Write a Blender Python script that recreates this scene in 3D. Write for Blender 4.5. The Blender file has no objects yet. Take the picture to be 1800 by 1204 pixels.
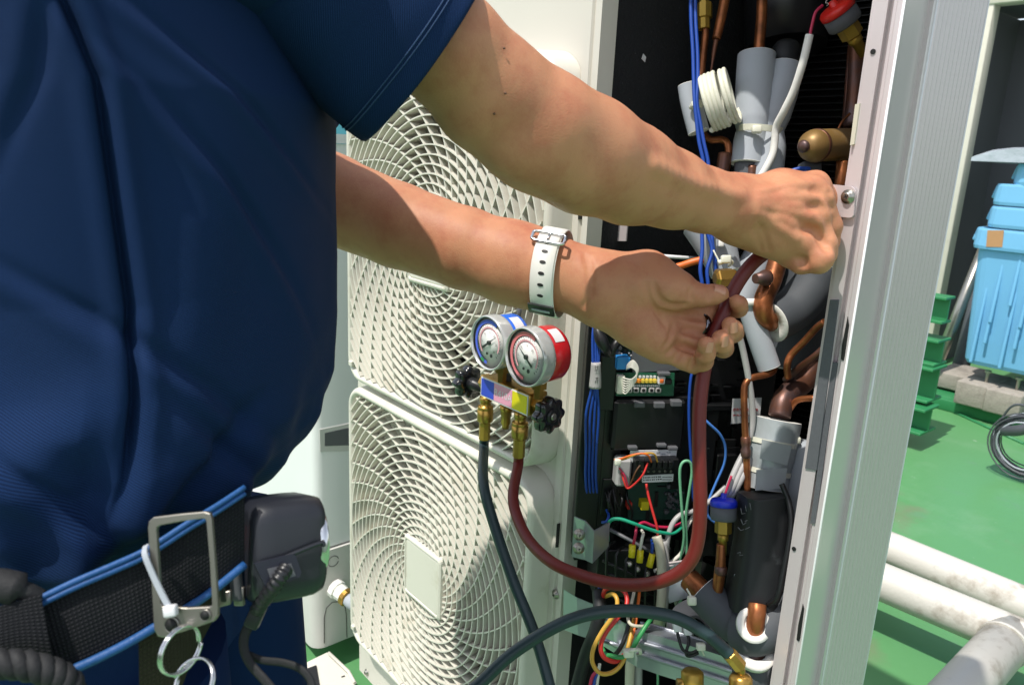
import bpy, bmesh, math, random
import numpy as np
from mathutils import Vector, Matrix
random.seed(7); RNG = np.random.default_rng(7)
SC = bpy.context.scene
COL = SC.collection
# ------------------------------------------------------------------ camera
H = 1.22                                   # camera height above the roof floor
F = 1324.0; CX, CY = 900.0, 602.0          # solved lens of the photograph, in photo pixels
def _n(v): return v / np.linalg.norm(v)
_mX = _n(np.array([-1130., -387., F])); _dn = np.array([-243., 5243., F])
_X = -_mX; _dn = _n(_dn - _dn.dot(_X) * _X); _Z = -_dn; _Y = np.cross(_Z, _X)
R = np.stack([_X, _Y, _Z])                 # camera axes (right, down, forward) -> world
C = np.array([0., 0., H])
cam = bpy.data.objects.new('camera', bpy.data.cameras.new('camera')); COL.objects.link(cam)
r_, u_, b_ = R @ np.array([1., 0, 0]), R @ np.array([0, -1., 0]), R @ np.array([0, 0, -1.])
cam.matrix_world = Matrix(((r_[0], u_[0], b_[0], 0), (r_[1], u_[1], b_[1], 0), (r_[2], u_[2], b_[2], H), (0, 0, 0, 1)))
cam.data.sensor_width = 36; cam.data.lens = F / 1800 * 36
cam.data.clip_start = .05; cam.data.clip_end = 500
cam.data.dof.use_dof = True; cam.data.dof.focus_distance = .78; cam.data.dof.aperture_fstop = 16
SC.camera = cam
# ------------------------------------------------------------------ daylight
SUN = _n(np.array([.01, -.45, .893]))      # direction to the sun
w = bpy.data.worlds.new('World'); SC.world = w; w.use_nodes = True
nt = w.node_tree; bg = nt.nodes['Background']; sky = nt.nodes.new('ShaderNodeTexSky')
sky.sky_type = 'NISHITA'; sky.sun_disc = False
sky.sun_elevation = math.asin(SUN[2]); sky.sun_rotation = math.atan2(SUN[0], SUN[1])
hs = nt.nodes.new('ShaderNodeHueSaturation'); hs.inputs['Saturation'].default_value = .45     # hazy, nearly white sky
nt.links.new(sky.outputs[0], hs.inputs['Color']); nt.links.new(hs.outputs[0], bg.inputs[0]); bg.inputs[1].default_value = .15
sl = bpy.data.lights.new('sun', 'SUN'); sl.energy = 3.2; sl.angle = math.radians(.8); sl.color = (1, .955, .88)
so = bpy.data.objects.new('sun', sl); COL.objects.link(so); so.location = (0, -3, 6)
so.rotation_euler = Vector((-SUN[0], -SUN[1], -SUN[2])).to_track_quat('-Z', 'Y').to_euler()
SC.view_settings.view_transform = 'Standard'; SC.view_settings.look = 'None'
SC.view_settings.exposure = .52; SC.view_settings.gamma = 1
SC.view_settings.use_curve_mapping = False
# ------------------------------------------------------------------ points of the place from the photograph
def ray(px, py): return R @ np.array([(px - CX) / F, (py - CY) / F, 1.])
def W(px, py, d): return C + ray(px, py) * d                    # at distance d along the lens axis
def WY(px, py, y): r = ray(px, py); return C + r * (y / r[1])
def WX(px, py, x): r = ray(px, py); return C + r * (x / r[0])
def WZ(px, py, z): r = ray(px, py); return C + r * ((z - H) / r[2])
def WP(px, py, p, n): r = ray(px, py); return C + r * (np.dot(np.asarray(p) - C, n) / np.dot(r, n))
FWD = R @ np.array([0, 0, 1.]); RIGHT = R @ np.array([1., 0, 0]); DOWN = R @ np.array([0, 1., 0])
E1 = _n(np.array([RIGHT[0], RIGHT[1], 0])); E2 = _n(np.array([FWD[0], FWD[1], 0])); UP = np.array([0, 0, 1.])
# ------------------------------------------------------------------ materials
def lin(c):
    if isinstance(c, str):
        c = [int(c[i:i + 2], 16) / 255 for i in (0, 2, 4)]
        c = [x / 12.92 if x <= .04045 else ((x + .055) / 1.055) ** 2.4 for x in c]
    return (*c[:3], 1)
MATS = {}
def mat(name, col, rough=.5, metal=0, var=.06, vs=30, bump=0, bs=200, col2=None, c2=(.5, .7), c2s=12, coat=0, sss=0, uv=None, spec=None, dist=.0006, sheen=0):
    m = bpy.data.materials.new(name); m.use_nodes = True; t = m.node_tree; N = t.nodes; L = t.links
    p = N['Principled BSDF']; c = lin(col)
    p.inputs['Roughness'].default_value = rough; p.inputs['Metallic'].default_value = metal
    if coat: p.inputs['Coat Weight'].default_value = coat; p.inputs['Coat Roughness'].default_value = .15
    if spec is not None: p.inputs['Specular IOR Level'].default_value = spec
    if sheen: p.inputs['Sheen Weight'].default_value = sheen
    if sss:
        p.inputs['Subsurface Weight'].default_value = sss; p.inputs['Subsurface Radius'].default_value = (.006, .0022, .0012)
        p.inputs['Subsurface Scale'].default_value = .6
    tc = N.new('ShaderNodeTexCoord'); co = tc.outputs['Object']
    n1 = N.new('ShaderNodeTexNoise'); n1.inputs['Scale'].default_value = vs; n1.inputs['Detail'].default_value = 6
    L.new(co, n1.inputs['Vector'])
    mx = N.new('ShaderNodeMix'); mx.data_type = 'RGBA'
    mx.inputs['A'].default_value = tuple(max(0, x * (1 - 1.6 * var)) for x in c[:3]) + (1,)
    mx.inputs['B'].default_value = tuple(min(1, x * (1 + 1.6 * var)) for x in c[:3]) + (1,)
    L.new(n1.outputs['Fac'], mx.inputs['Factor']); out = mx.outputs['Result']
    if col2 is not None:
        n2 = N.new('ShaderNodeTexNoise'); n2.inputs['Scale'].default_value = c2s; n2.inputs['Detail'].default_value = 9; n2.inputs['Roughness'].default_value = .65
        L.new(co, n2.inputs['Vector'])
        mr = N.new('ShaderNodeMapRange'); mr.inputs['From Min'].default_value = c2[0]; mr.inputs['From Max'].default_value = c2[1]
        L.new(n2.outputs['Fac'], mr.inputs['Value'])
        m2 = N.new('ShaderNodeMix'); m2.data_type = 'RGBA'; L.new(mr.outputs['Result'], m2.inputs['Factor'])
        L.new(out, m2.inputs['A']); m2.inputs['B'].default_value = lin(col2); out = m2.outputs['Result']
    L.new(out, p.inputs['Base Color'])
    rr = N.new('ShaderNodeMapRange'); rr.inputs['To Min'].default_value = max(.03, rough * .8); rr.inputs['To Max'].default_value = min(1, rough * 1.2)
    L.new(n1.outputs['Fac'], rr.inputs['Value']); L.new(rr.outputs['Result'], p.inputs['Roughness'])
    if bump:
        n3 = N.new('ShaderNodeTexNoise'); n3.inputs['Scale'].default_value = bs; n3.inputs['Detail'].default_value = 4
        L.new(co, n3.inputs['Vector'])
        b = N.new('ShaderNodeBump'); b.inputs['Strength'].default_value = bump; b.inputs['Distance'].default_value = dist
        L.new(n3.outputs['Fac'], b.inputs['Height']); L.new(b.outputs['Normal'], p.inputs['Normal'])
    MATS[name] = m
    return m
def twill(name, col, light, pitch, ang, rough=.85, strength=.5, cross=False):
    """woven cloth: fine diagonal ribs in the cloth's own UV (metres)"""
    m = mat(name, col, rough, var=.05, vs=14, spec=.12); t = m.node_tree; N = t.nodes; L = t.links; p = N['Principled BSDF']
    uv = N.new('ShaderNodeTexCoord'); mp = N.new('ShaderNodeMapping'); mp.inputs['Rotation'].default_value = (0, 0, ang)
    L.new(uv.outputs['UV'], mp.inputs['Vector'])
    def wav(rot):
        wv = N.new('ShaderNodeTexWave'); wv.inputs['Scale'].default_value = .314 / pitch; wv.inputs['Distortion'].default_value = .6
        wv.inputs['Detail'].default_value = 2; wv.inputs['Detail Scale'].default_value = 3
        if rot:
            m2 = N.new('ShaderNodeMapping'); m2.inputs['Rotation'].default_value = (0, 0, rot); L.new(mp.outputs[0], m2.inputs['Vector']); L.new(m2.outputs[0], wv.inputs['Vector'])
        else: L.new(mp.outputs[0], wv.inputs['Vector'])
        return wv.outputs['Fac']
    f = wav(0)
    if cross:
        mm = N.new('ShaderNodeMath'); mm.operation = 'MULTIPLY'; L.new(f, mm.inputs[0]); L.new(wav(math.pi / 2), mm.inputs[1]); f = mm.outputs[0]
    b = N.new('ShaderNodeBump'); b.inputs['Strength'].default_value = strength; b.inputs['Distance'].default_value = pitch * .35
    L.new(f, b.inputs['Height']); L.new(b.outputs['Normal'], p.inputs['Normal'])
    src = p.inputs['Base Color'].links[0].from_socket
    mx = N.new('ShaderNodeMix'); mx.data_type = 'RGBA'; mf = N.new('ShaderNodeMath'); mf.operation = 'MULTIPLY'; mf.inputs[1].default_value = .45
    L.new(f, mf.inputs[0]); L.new(mf.outputs[0], mx.inputs['Factor']); L.new(src, mx.inputs['A']); mx.inputs['B'].default_value = lin(light)
    L.new(mx.outputs['Result'], p.inputs['Base Color'])
    return m
# ------------------------------------------------------------------ mesh helpers
class MB:
    def __init__(s): s.v = []; s.f = []; s.sm = []; s.uv = None
    def add(s, V, Fc, smooth=False):
        o = len(s.v); s.v.extend([tuple(map(float, x)) for x in V]); s.f.extend([[i + o for i in f] for f in Fc]); s.sm.extend([smooth] * len(Fc)); return s
    def grid(s, P, cu=False, cv=False, smooth=True, flip=False):          # P[n][m][3]
        P = np.asarray(P, float); n, m = P.shape[:2]; Fc = []
        for i in range(n if cu else n - 1):
            for j in range(m if cv else m - 1):
                a, b, c, d = i * m + j, i * m + (j + 1) % m, ((i + 1) % n) * m + (j + 1) % m, ((i + 1) % n) * m + j
                Fc.append([d, c, b, a] if flip else [a, b, c, d])
        return s.add(P.reshape(-1, 3), Fc, smooth)
    def tube(s, pts, r, seg=10, caps=True, closed=False, smooth=True, flat=None):
        P = np.asarray(pts, float); n = len(P); rr = np.full(n, r, float) if np.isscalar(r) else np.asarray(r, float)
        T = np.roll(P, -1, 0) - np.roll(P, 1, 0) if closed else np.gradient(P, axis=0)
        T /= np.linalg.norm(T, axis=1)[:, None] + 1e-12
        a = np.array([0, 0, 1.]) if abs(T[0][2]) < .9 else np.array([1., 0, 0])
        u = _n(np.cross(T[0], a)); rings = []
        for i in range(n):
            u = _n(u - T[i] * np.dot(u, T[i])); v = np.cross(T[i], u)
            t = np.linspace(0, 2 * np.pi, seg, endpoint=False)
            rings.append(P[i] + rr[i] * (np.outer(np.cos(t), u) + np.outer(np.sin(t), v)))
        o = len(s.v); s.grid(rings, cu=closed, cv=True, smooth=smooth)
        if caps and not closed:
            s.f.append([o + k for k in range(seg)][::-1]); s.sm.append(False)
            s.f.append([o + (n - 1) * seg + k for k in range(seg)]); s.sm.append(False)
        return s
    def lathe(s, prof, p, d, seg=24, smooth=True, star=None, caps=True):             # prof [(radius, height along d)]
        p = np.asarray(p, float); d = _n(np.asarray(d, float)); a = np.array([0, 0, 1.]) if abs(d[2]) < .9 else np.array([1., 0, 0])
        u = _n(np.cross(d, a)); v = np.cross(d, u); t = np.linspace(0, 2 * np.pi, seg, endpoint=False)
        k = np.ones(seg) if star is None else star(t)
        rings = [p + d * h + r * ((k * np.cos(t))[:, None] * u + (k * np.sin(t))[:, None] * v) for r, h in prof]
        o = len(s.v); s.grid(rings, cv=True, smooth=smooth)
        if caps and prof[0][0] > 1e-6: s.f.append([o + i for i in range(seg)][::-1]); s.sm.append(False)
        if caps and prof[-1][0] > 1e-6: s.f.append([o + (len(prof) - 1) * seg + i for i in range(seg)]); s.sm.append(False)
        return s
    def prism(s, poly, org, u, v, wv):                                    # polygon in (u, v) extruded by vector wv
        org, u, v, wv = [np.asarray(x, float) for x in (org, u, v, wv)]
        A = [org + u * a + v * b for a, b in poly]; B = [q + wv for q in A]; n = len(A)
        return s.add(A + B, [list(range(n))[::-1], list(range(n, 2 * n))] + [[i, (i + 1) % n, n + (i + 1) % n, n + i] for i in range(n)])
    def box(s, c, size, ax=None, bev=0, seg=2):
        bm = bmesh.new(); bmesh.ops.create_cube(bm, size=1)
        for v in bm.verts: v.co = Vector((v.co.x * size[0], v.co.y * size[1], v.co.z * size[2]))
        if bev: bmesh.ops.bevel(bm, geom=list(bm.edges), offset=min(bev, min(size) * .45), segments=seg, profile=.5, affect='EDGES')
        bm.verts.index_update(); V = np.array([v.co[:] for v in bm.verts]); Fc = [[v.index for v in f.verts] for f in bm.faces]; bm.free()
        A = np.eye(3) if ax is None else np.array([_n(np.asarray(a, float)) for a in ax])
        return s.add(V @ A + np.asarray(c, float), Fc, bev > 0 and seg > 1)
    def quad(s, a, b, c, d): return s.add([a, b, c, d], [[0, 1, 2, 3]])
def spl(pts, n=8, closed=False):
    """Catmull-Rom through the points"""
    P = np.asarray(pts, float); m = len(P); out = []
    g = (lambda i: P[i % m]) if closed else (lambda i: P[min(max(i, 0), m - 1)] if 0 <= i < m else (2 * P[0] - P[1] if i < 0 else 2 * P[-1] - P[-2]))
    for i in range(m if closed else m - 1):
        p0, p1, p2, p3 = g(i - 1), g(i), g(i + 1), g(i + 2)
        for t in np.linspace(0, 1, n, endpoint=False):
            out.append(.5 * (2 * p1 + (p2 - p0) * t + (2 * p0 - 5 * p1 + 4 * p2 - p3) * t * t + (3 * p1 - p0 - 3 * p2 + p3) * t ** 3))
    if not closed: out.append(P[-1])
    return np.array(out)
def rrect(w_, h_, r, n=5):
    o = []
    for cx, cy, a in ((w_ / 2 - r, h_ / 2 - r, 0), (-w_ / 2 + r, h_ / 2 - r, 90), (-w_ / 2 + r, -h_ / 2 + r, 180), (w_ / 2 - r, -h_ / 2 + r, 270)):
        for k in range(n + 1):
            t = math.radians(a + 90 * k / n); o.append((cx + r * math.cos(t), cy + r * math.sin(t)))
    return o
LOC = {}
def thing(name, label, cat, loc, group=None):
    o = bpy.data.objects.new(name, None); COL.objects.link(o); o.empty_display_size = .05
    o.location = loc; LOC[o] = np.array(loc, float); o['label'] = label; o['category'] = cat
    if group: o['group'] = group
    return o
def obj(name, mb, m, parent=None, label=None, kind=None, cat=None, group=None, loc=None):
    base = LOC[parent] if parent is not None else (np.array(loc, float) if loc is not None else np.zeros(3))
    me = bpy.data.meshes.new(name); me.from_pydata([tuple(np.array(v) - base) for v in mb.v], [], mb.f); me.update()
    me.polygons.foreach_set('use_smooth', mb.sm)
    if mb.uv is not None:
        l = me.uv_layers.new(name='UVMap'); idx = np.zeros(len(me.loops), int); me.loops.foreach_get('vertex_index', idx)
        l.data.foreach_set('uv', np.asarray(mb.uv)[idx].ravel())
    me.materials.append(MATS[m] if isinstance(m, str) else m)
    o = bpy.data.objects.new(name, me); COL.objects.link(o)
    if parent is not None: o.parent = parent
    elif loc is not None: o.location = loc
    LOC[o] = base
    for k, v in (('label', label), ('kind', kind), ('category', cat), ('group', group)):
        if v: o[k] = v
    return o
def text(body, size, org, u, v, m, parent, name='lettering'):
    cu = bpy.data.curves.new(name, 'FONT'); cu.body = body; cu.size = size; cu.align_x = 'CENTER'; cu.align_y = 'CENTER'
    tmp = bpy.data.objects.new('tmp', cu); me = bpy.data.meshes.new_from_object(tmp); bpy.data.objects.remove(tmp)
    u, v = _n(np.asarray(u, float)), _n(np.asarray(v, float)); org = np.asarray(org, float)
    mb = MB(); mb.add([org + u * q.co.x + v * q.co.y for q in me.vertices], [list(f.vertices) for f in me.polygons])
    bpy.data.meshes.remove(me); return obj(name, mb, m, parent)
def wires(name, pts, r, m, label, cat, group=None, n=8, seg=8, kind=None):
    mb = MB().tube(spl(pts, n), r, seg); return obj(name, mb, m, None, label, kind, cat, group)
def pd(*a): return [W(*q) for q in a]
# ------------------------------------------------------------------ palette
mat('cream', 'cfcbc0', .42, var=.02, vs=8, col2='b0aa98', c2=(.56, .85), c2s=7, bump=.06, bs=400)
mat('grille_cream', 'd2cec2', .5, var=.02, vs=9, col2='aaa188', c2=(.56, .86), c2s=13)
mat('neighbour_grey', 'e4e4e4', .4, var=.02, vs=5)
mat('valve_cover_grey', 'c9c7c2', .5, var=.02)
mat('steel_grey', 'd2c8c9', .30, var=.012, vs=6, metal=.3)
mat('black_plastic', '0c0d0f', .4, var=.15, col2='33332f', c2=(.66, .95), c2s=60)
mat('black_rubber', '15171a', .6, var=.2, bump=.3, bs=120, col2='43474a', c2=(.62, .86), c2s=40)
mat('felt', '16171b', .95, var=.4, vs=220, bump=.9, bs=260, dist=.0015, col2='7d8088', c2=(.66, .8), c2s=170)
mat('dark_void', '0c0d0e', .7, var=.2)
mat('fan_dark', '121316', .5)
mat('gasket', '55575c', .9, var=.12, vs=300, bump=.3, bs=500)
mat('galv', 'b0b4bc', .34, metal=.75, var=.08, vs=18, col2='c3cccb', c2=(.45, .75), c2s=9)
mat('steel', 'a9a59b', .3, metal=.9, var=.05)
mat('chrome', 'd8d8d8', .12, metal=1, var=.02)
mat('brass', 'b8924a', .3, metal=.85, var=.1, vs=60, col2='7d5a26', c2=(.5, .8), c2s=70)
mat('brass_dull', 'a88a3c', .42, metal=.7, var=.12, vs=40)
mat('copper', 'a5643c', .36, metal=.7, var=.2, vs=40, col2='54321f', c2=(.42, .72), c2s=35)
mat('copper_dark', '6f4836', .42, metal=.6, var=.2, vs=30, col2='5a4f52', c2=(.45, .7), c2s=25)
mat('accumulator', '8a6c3e', .45, metal=.35, var=.15, vs=20, col2='b49a86', c2=(.55, .8), c2s=14)
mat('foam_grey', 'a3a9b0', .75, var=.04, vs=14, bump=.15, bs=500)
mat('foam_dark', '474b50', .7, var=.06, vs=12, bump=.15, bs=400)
mat('foam_white', 'e2e0da', .8, var=.03, bump=.2, bs=400)
mat('tape_silver', 'a9b0b2', .42, metal=.25, var=.05, vs=14, bump=.5, bs=45, dist=.003)
mat('zip_white', 'dcdccb', .4, var=.02)
mat('capillary', 'd9d8c6', .42, var=.04, vs=40, col2='a8a07a', c2=(.58, .8), c2s=30)
mat('wire_blue', '1c469e', .4); mat('wire_light_blue', '4f86d8', .4); mat('wire_white', 'd9d6cc', .45)
mat('wire_grey', 'a9a7a6', .45, var=.06); mat('wire_cream', 'c9c2b0', .5, var=.05)
mat('wire_red', 'c8302c', .4); mat('wire_crimson', 'b4234a', .4); mat('wire_orange', 'd86a2a', .4)
mat('wire_yellow', 'c99a3c', .4); mat('ferrule', 'd9c81e', .4); mat('wire_green', '2f8a4a', .4)
mat('wire_mint', '74b48c', .45); mat('wire_teal', '1f9a78', .4); mat('wire_black', '121315', .45); mat('wire_brown', '5a3a24', .45)
mat('hose_red', '661a15', .5, var=.1, vs=40, col2='3c1613', c2=(.6, .85), c2s=20, bump=.08, bs=400)
mat('hose_green', '24373a', .42, var=.1, vs=40, bump=.08, bs=400)
mat('pcb', '1d5a40', .45, var=.25, vs=300); mat('pcb_dark', '123a30', .5, var=.3, vs=250)
mat('relay_blue', '2a86cc', .4); mat('shield_grey', '5b5c60', .5, var=.06); mat('label_white', 'd8d8da', .5, var=.02)
mat('print_black', '222222', .6); mat('print_red', 'c0454c', .6); mat('led_orange', 'd88a2e', .4); mat('led_yellow', 'dcc04a', .4)
mat('gauge_blue', '1560d0', .3, coat=.4); mat('gauge_red', 'b8141c', .3, coat=.4); mat('dial', 'e6e4e2', .5, var=.01)
mat('dial_blue', '4a62d0', .5); mat('dial_red', 'd8747a', .5); mat('dial_pink', 'e0a4ac', .5)
mat('needle', '26282a', .4); mat('rim_clear', 'c8c9c8', .18, metal=.35, coat=.6, var=.02); mat('label_blue', '3448c0', .4); mat('label_pink', 'e09ab4', .4); mat('label_yellow', 'd8cc10', .4)
mat('cap_red', 'd4241c', .35); mat('cap_blue', '2030c8', .35)
mat('knob_black', '14161a', .2, coat=.5)
mat('rubber_skin', '1c1d20', .38, var=.1)
mat('tape_body', '24262c', .36, var=.08, bump=.1, bs=600)
mat('strap_white', 'e4e2dc', .4, var=.01)
# ------------------------------------------------------------------ the roof floor, painted green
def floor_mat():
    m = mat('roof_paint', '588f5c', .4, var=.05, vs=1.6, col2='6f9a72', c2=(.52, .78), c2s=2.3, bump=.35, bs=16, dist=.004)
    t = m.node_tree; N = t.nodes; L = t.links; p = N['Principled BSDF']; src = p.inputs['Base Color'].links[0].from_socket
    tc = N.new('ShaderNodeTexCoord')
    for sc_, lo, hi, colr in ((1.35, .55, .68, '7c6f62'), (5.5, .60, .74, '5f8a66'), (30, .70, .76, '4a8a5c'), (17, .70, .73, 'b9c4b6')):
        n = N.new('ShaderNodeTexNoise'); n.inputs['Scale'].default_value = sc_; n.inputs['Detail'].default_value = 8; n.inputs['Roughness'].default_value = .6; L.new(tc.outputs['Object'], n.inputs['Vector'])
        r = N.new('ShaderNodeMapRange'); r.inputs['From Min'].default_value = lo; r.inputs['From Max'].default_value = hi; L.new(n.outputs['Fac'], r.inputs['Value'])
        x = N.new('ShaderNodeMix'); x.data_type = 'RGBA'; L.new(r.outputs['Result'], x.inputs['Factor']); L.new(src, x.inputs['A']); x.inputs['B'].default_value = lin(colr); src = x.outputs['Result']
    L.new(src, p.inputs['Base Color'])
floor_mat()
FX0, FX1, FY0, FY1 = -9., 3.2, -4., 7.2
mb = MB(); g = np.array([[[x, y, 0] for y in np.linspace(FY0, FY1, 12)] for x in np.linspace(FX0, FX1, 12)]); mb.grid(g, smooth=False)
obj('roof_floor', mb, 'roof_paint', kind='structure')
mat('town_grey', '8d8a86', .9, var=.2, vs=.3); mat('added_parapet_paint', 'c9c6be', .7, var=.04, vs=3)
obj('ground', MB().grid([[(x, y, -9.) for y in np.linspace(-300, 300, 6)] for x in np.linspace(-300, 300, 6)], smooth=False), 'town_grey', kind='structure')
pw_ = thing('added_parapet', 'unseen pale parapet wall added round the roof to cut green bounce', 'parapet', (0, FY0, 0))  # out of view, added to weaken the green bounce from the floor
for x0, x1, y0, y1 in ((FX0 - .2, FX1 + .2, FY0 - .2, FY0), (FX0 - .2, FX1 + .2, FY1, FY1 + .2), (FX0 - .2, FX0, FY0 + .001, FY1 - .001), (FX1, FX1 + .2, FY0 + .001, FY1 - .001)):
    obj('wall_run', MB().box(((x0 + x1) / 2, (y0 + y1) / 2, -4.0), (x1 - x0, y1 - y0, 10.2)), 'added_parapet_paint', pw_); obj('coping', MB().box(((x0 + x1) / 2, (y0 + y1) / 2, 1.131), (x1 - x0 + .08, y1 - y0 + .08, .06)), 'added_parapet_paint', pw_)
# ------------------------------------------------------------------ planes used for flat pieces
def patch(name, poly, p, n, th, m, parent, label=None, bevel=0, **k):
    """flat piece outlined by photo points, on the plane through p with normal n (towards the lens), th thick"""
    n = _n(np.asarray(n, float)); P = [WP(x, y, p, n) for x, y in poly]; Q = [q - n * th for q in P]; c = len(P)
    mb = MB(); mb.add(P + Q, [list(range(c)), list(range(c, 2 * c))[::-1]] + [[i, c + i, c + (i + 1) % c, (i + 1) % c] for i in range(c)])
    return obj(name, mb, m, parent, label, **k) if name else mb
NY = np.array([0, -1., 0])
def ypatch(name, poly, y, th, m, parent, **k): return patch(name, poly, (0, y, H), NY, th, m, parent, **k)
def rect(a, b, c, d): return [(a, b), (c, b), (c, d), (a, d)]
# ------------------------------------------------------------------ the opened outdoor unit
GF, CF = .62, .66                                   # grille front, casing front
X0, X1, ZB, ZT = -1.237, -.335, H - 1.074, H + .33
unit = thing('outdoor_unit', 'cream twin-fan outdoor unit with its service bay standing open', 'outdoor unit', ((X0 + X1) / 2, .8, ZB))
OX = -.650                                          # left edge of the opened bay
mb = MB()                                           # front sheet round the two fan mouths, in pieces
gx0, gx1 = -1.203, -.679; GC = (gx0 + gx1) / 2; HWX = (gx1 - gx0) / 2
GZ = [H - .6895, H - .1465]; HWZ = .2655
def ring_sheet(mb, cx, cz, hx, hz, r, y, n=64):
    o, i = [], []
    for k in range(n):
        t = 2 * math.pi * k / n; s = 1 / max(abs(math.cos(t)) / hx, abs(math.sin(t)) / hz)
        o.append((cx + s * math.cos(t), y, cz + s * math.sin(t))); i.append((cx + r * math.cos(t), y, cz + r * math.sin(t)))
    mb.grid([i, o], cv=True, smooth=False)
zc = (GZ[0] + GZ[1]) / 2
mb = MB()
for k, (z0, z1) in enumerate(((ZB, zc), (zc, ZT))):
    cz = (z0 + z1) / 2
    n = 64; o, i = [], []
    for q in range(n):
        t = 2 * math.pi * q / n; hx, hz = (GC - X0), (z1 - z0) / 2
        dx, dz = math.cos(t), math.sin(t)
        sx = ((OX - .001 - GC) if dx > 0 else (GC - X0)) / max(abs(dx), 1e-9)
        sz = ((z1 - GZ[k]) if dz > 0 else (GZ[k] - z0)) / max(abs(dz), 1e-9); s = min(sx, sz)
        o.append((GC + s * dx, CF, GZ[k] + s * dz)); i.append((GC + .235 * dx, CF, GZ[k] + .235 * dz))
    mb.grid([i, o], cv=True, smooth=False)
    for cx_, cz_ in ((X0, z0), (OX - .001, z0), (X0, z1), (OX - .001, z1)):          # square corners
        near = sorted(o, key=lambda p: abs(p[0] - cx_) + abs(p[2] - cz_))[:2]
        ex = min((p for p in o if abs(p[0] - cx_) < 1e-6), key=lambda p: abs(p[2] - cz_), default=None)
        ez = min((p for p in o if abs(p[2] - cz_) < 1e-6), key=lambda p: abs(p[0] - cx_), default=None)
        if ex and ez: mb.add([(cx_, CF, cz_), ex, ez], [[0, 1, 2]])
    mb.lathe([(.235, 0), (.235, .09)], (GC, CF, GZ[k]), (0, 1, 0), 64, caps=False)
obj('front_panel', mb, 'cream', unit)
mb = MB()
mb.box((X0 + .002, CF + .17, (ZB + ZT) / 2), (.003, .336, ZT - ZB)); mb.prism([(X0 - .01, CF - .002), (X1 + .02, CF - .002), (-.315, .87), (-.395, CF + .35), (X0 - .01, CF + .35)], (0, 0, ZT), (1, 0, 0), (0, 1, 0), (0, 0, .025))
mb.box(((X0 - .402) / 2, CF + .345, (ZB + ZT) / 2), (-.402 - X0, .004, ZT - ZB - .002))
mb.box(((X0 + OX) / 2 - .02, CF + .17, ZB + .008), (OX - X0 - .05, .32, .012))
obj('casing', mb, 'cream', unit)
mb = MB(); mb.box((X0 + .30, CF + .25, (ZB + ZT) / 2), (.56, .004, ZT - ZB - .03)); mb.box((OX - .012, CF + .16, (ZB + ZT) / 2), (.003, .30, ZT - ZB - .03))
obj('fan_chamber', mb, 'dark_void', unit)
# stepped lip at the left of the bay
pl = [(OX - .028, CF - .001), (OX - .0275, CF - .004), (OX - .016, CF - .004), (OX - .014, CF - .0005), (OX - .011, CF - .0005), (OX - .009, CF - .004), (OX, CF - .004), (OX, CF + .022), (OX - .003, CF + .022), (OX - .003, CF + .001), (OX - .028, CF + .001)]
mb = MB().prism(pl, (0, 0, ZB), (1, 0, 0), (0, 1, 0), (0, 0, ZT - ZB)); obj('front_lip', mb, 'cream', unit)
ypatch('slot', rect(1016, 374, 1021, 386), CF - .0045, .002, 'dark_void', unit)
ypatch('slot', [(979, 920), (983, 920), (980, 962), (976, 962)], CF - .0045, .002, 'dark_void', unit)
def screw(px, py, y, r, parent, p=None, n=None, m='steel'):
    c = WY(px, py, y) if p is None else WP(px, py, p, n); d = NY if n is None else n
    mb = MB().lathe([(r * 1.5, 0), (r * 1.5, r * .25), (r, r * .3), (r * .95, r * .8), (r * .6, r * 1.0)], c, d, 14)
    s = obj('screw', mb, m, parent)
    u = np.array([1., 0, 0]) if abs(d[0]) < .9 else np.array([0, 1., 0]); v = np.cross(d, u)
    q = MB(); a = math.radians(25); u2, v2 = u * math.cos(a) + v * math.sin(a), -u * math.sin(a) + v * math.cos(a)
    q.box(c + d * r * 1.0, (r * 1.0, r * .22, r * .1), (u2, v2, d)); q.box(c + d * r * 1.01, (r * .22, r * 1.0, r * .1), (u2, v2, d)); obj('cross_slot', q, 'print_black', s)
    return s
screw(977, 1044, CF - .004, .0045, unit)
screw(645, 1181, CF, .005, unit)
# --- the two swirl grilles: frame, rings and blades, each its own piece
NV, NR = 34, 22
def strip(path, wid, y0, y1):
    """thin upright strip following a path in the x-z plane, its edge facing -y"""
    P = np.asarray(path, float); T = np.gradient(P, axis=0); T /= np.linalg.norm(T, axis=1)[:, None] + 1e-9
    Nn = np.stack([-T[:, 1], T[:, 0]], 1) * wid / 2
    a, b = P + Nn, P - Nn
    mk = lambda q, y: np.stack([q[:, 0], np.full(len(q), y), q[:, 1]], 1)
    return MB().grid([mk(a, y1), mk(a, y0), mk(b, y0), mk(b, y1)], smooth=False)
LIM = (HWX - .012, HWZ - .012)
def inside(x, z):
    ax, az = abs(x), abs(z); r = .035; lx, lz = LIM
    if ax > lx or az > lz: return False
    return not (ax > lx - r and az > lz - r and math.hypot(ax - lx + r, az - lz + r) > r)
ring_meshes, vane_meshes = [], []
def runs(pts):
    out, cur = [], []
    for p in pts:
        if inside(*p): cur.append(p)
        else:
            if len(cur) > 1: out.append(cur)
            cur = []
    if len(cur) > 1: out.append(cur)
    return out
for k in range(NR):
    r = .070 + k * .0137; m_ = max(72, int(r * 700)); a0 = math.pi / 4 + .0
    pts = [(r * math.cos(2 * math.pi * i / m_), r * math.sin(2 * math.pi * i / m_)) for i in range(m_ + 1)]
    if r > min(LIM): pts = pts[m_ // 8:-1] + pts[:m_ // 8 + 1]; pts = [(r * math.cos(t), r * math.sin(t)) for t in np.linspace(0, 2 * math.pi, m_ * 4 + 1)]
    for rn in runs(pts):
        if len(rn) > 5: ring_meshes.append(strip(rn, .0020, 0, .018))
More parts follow.
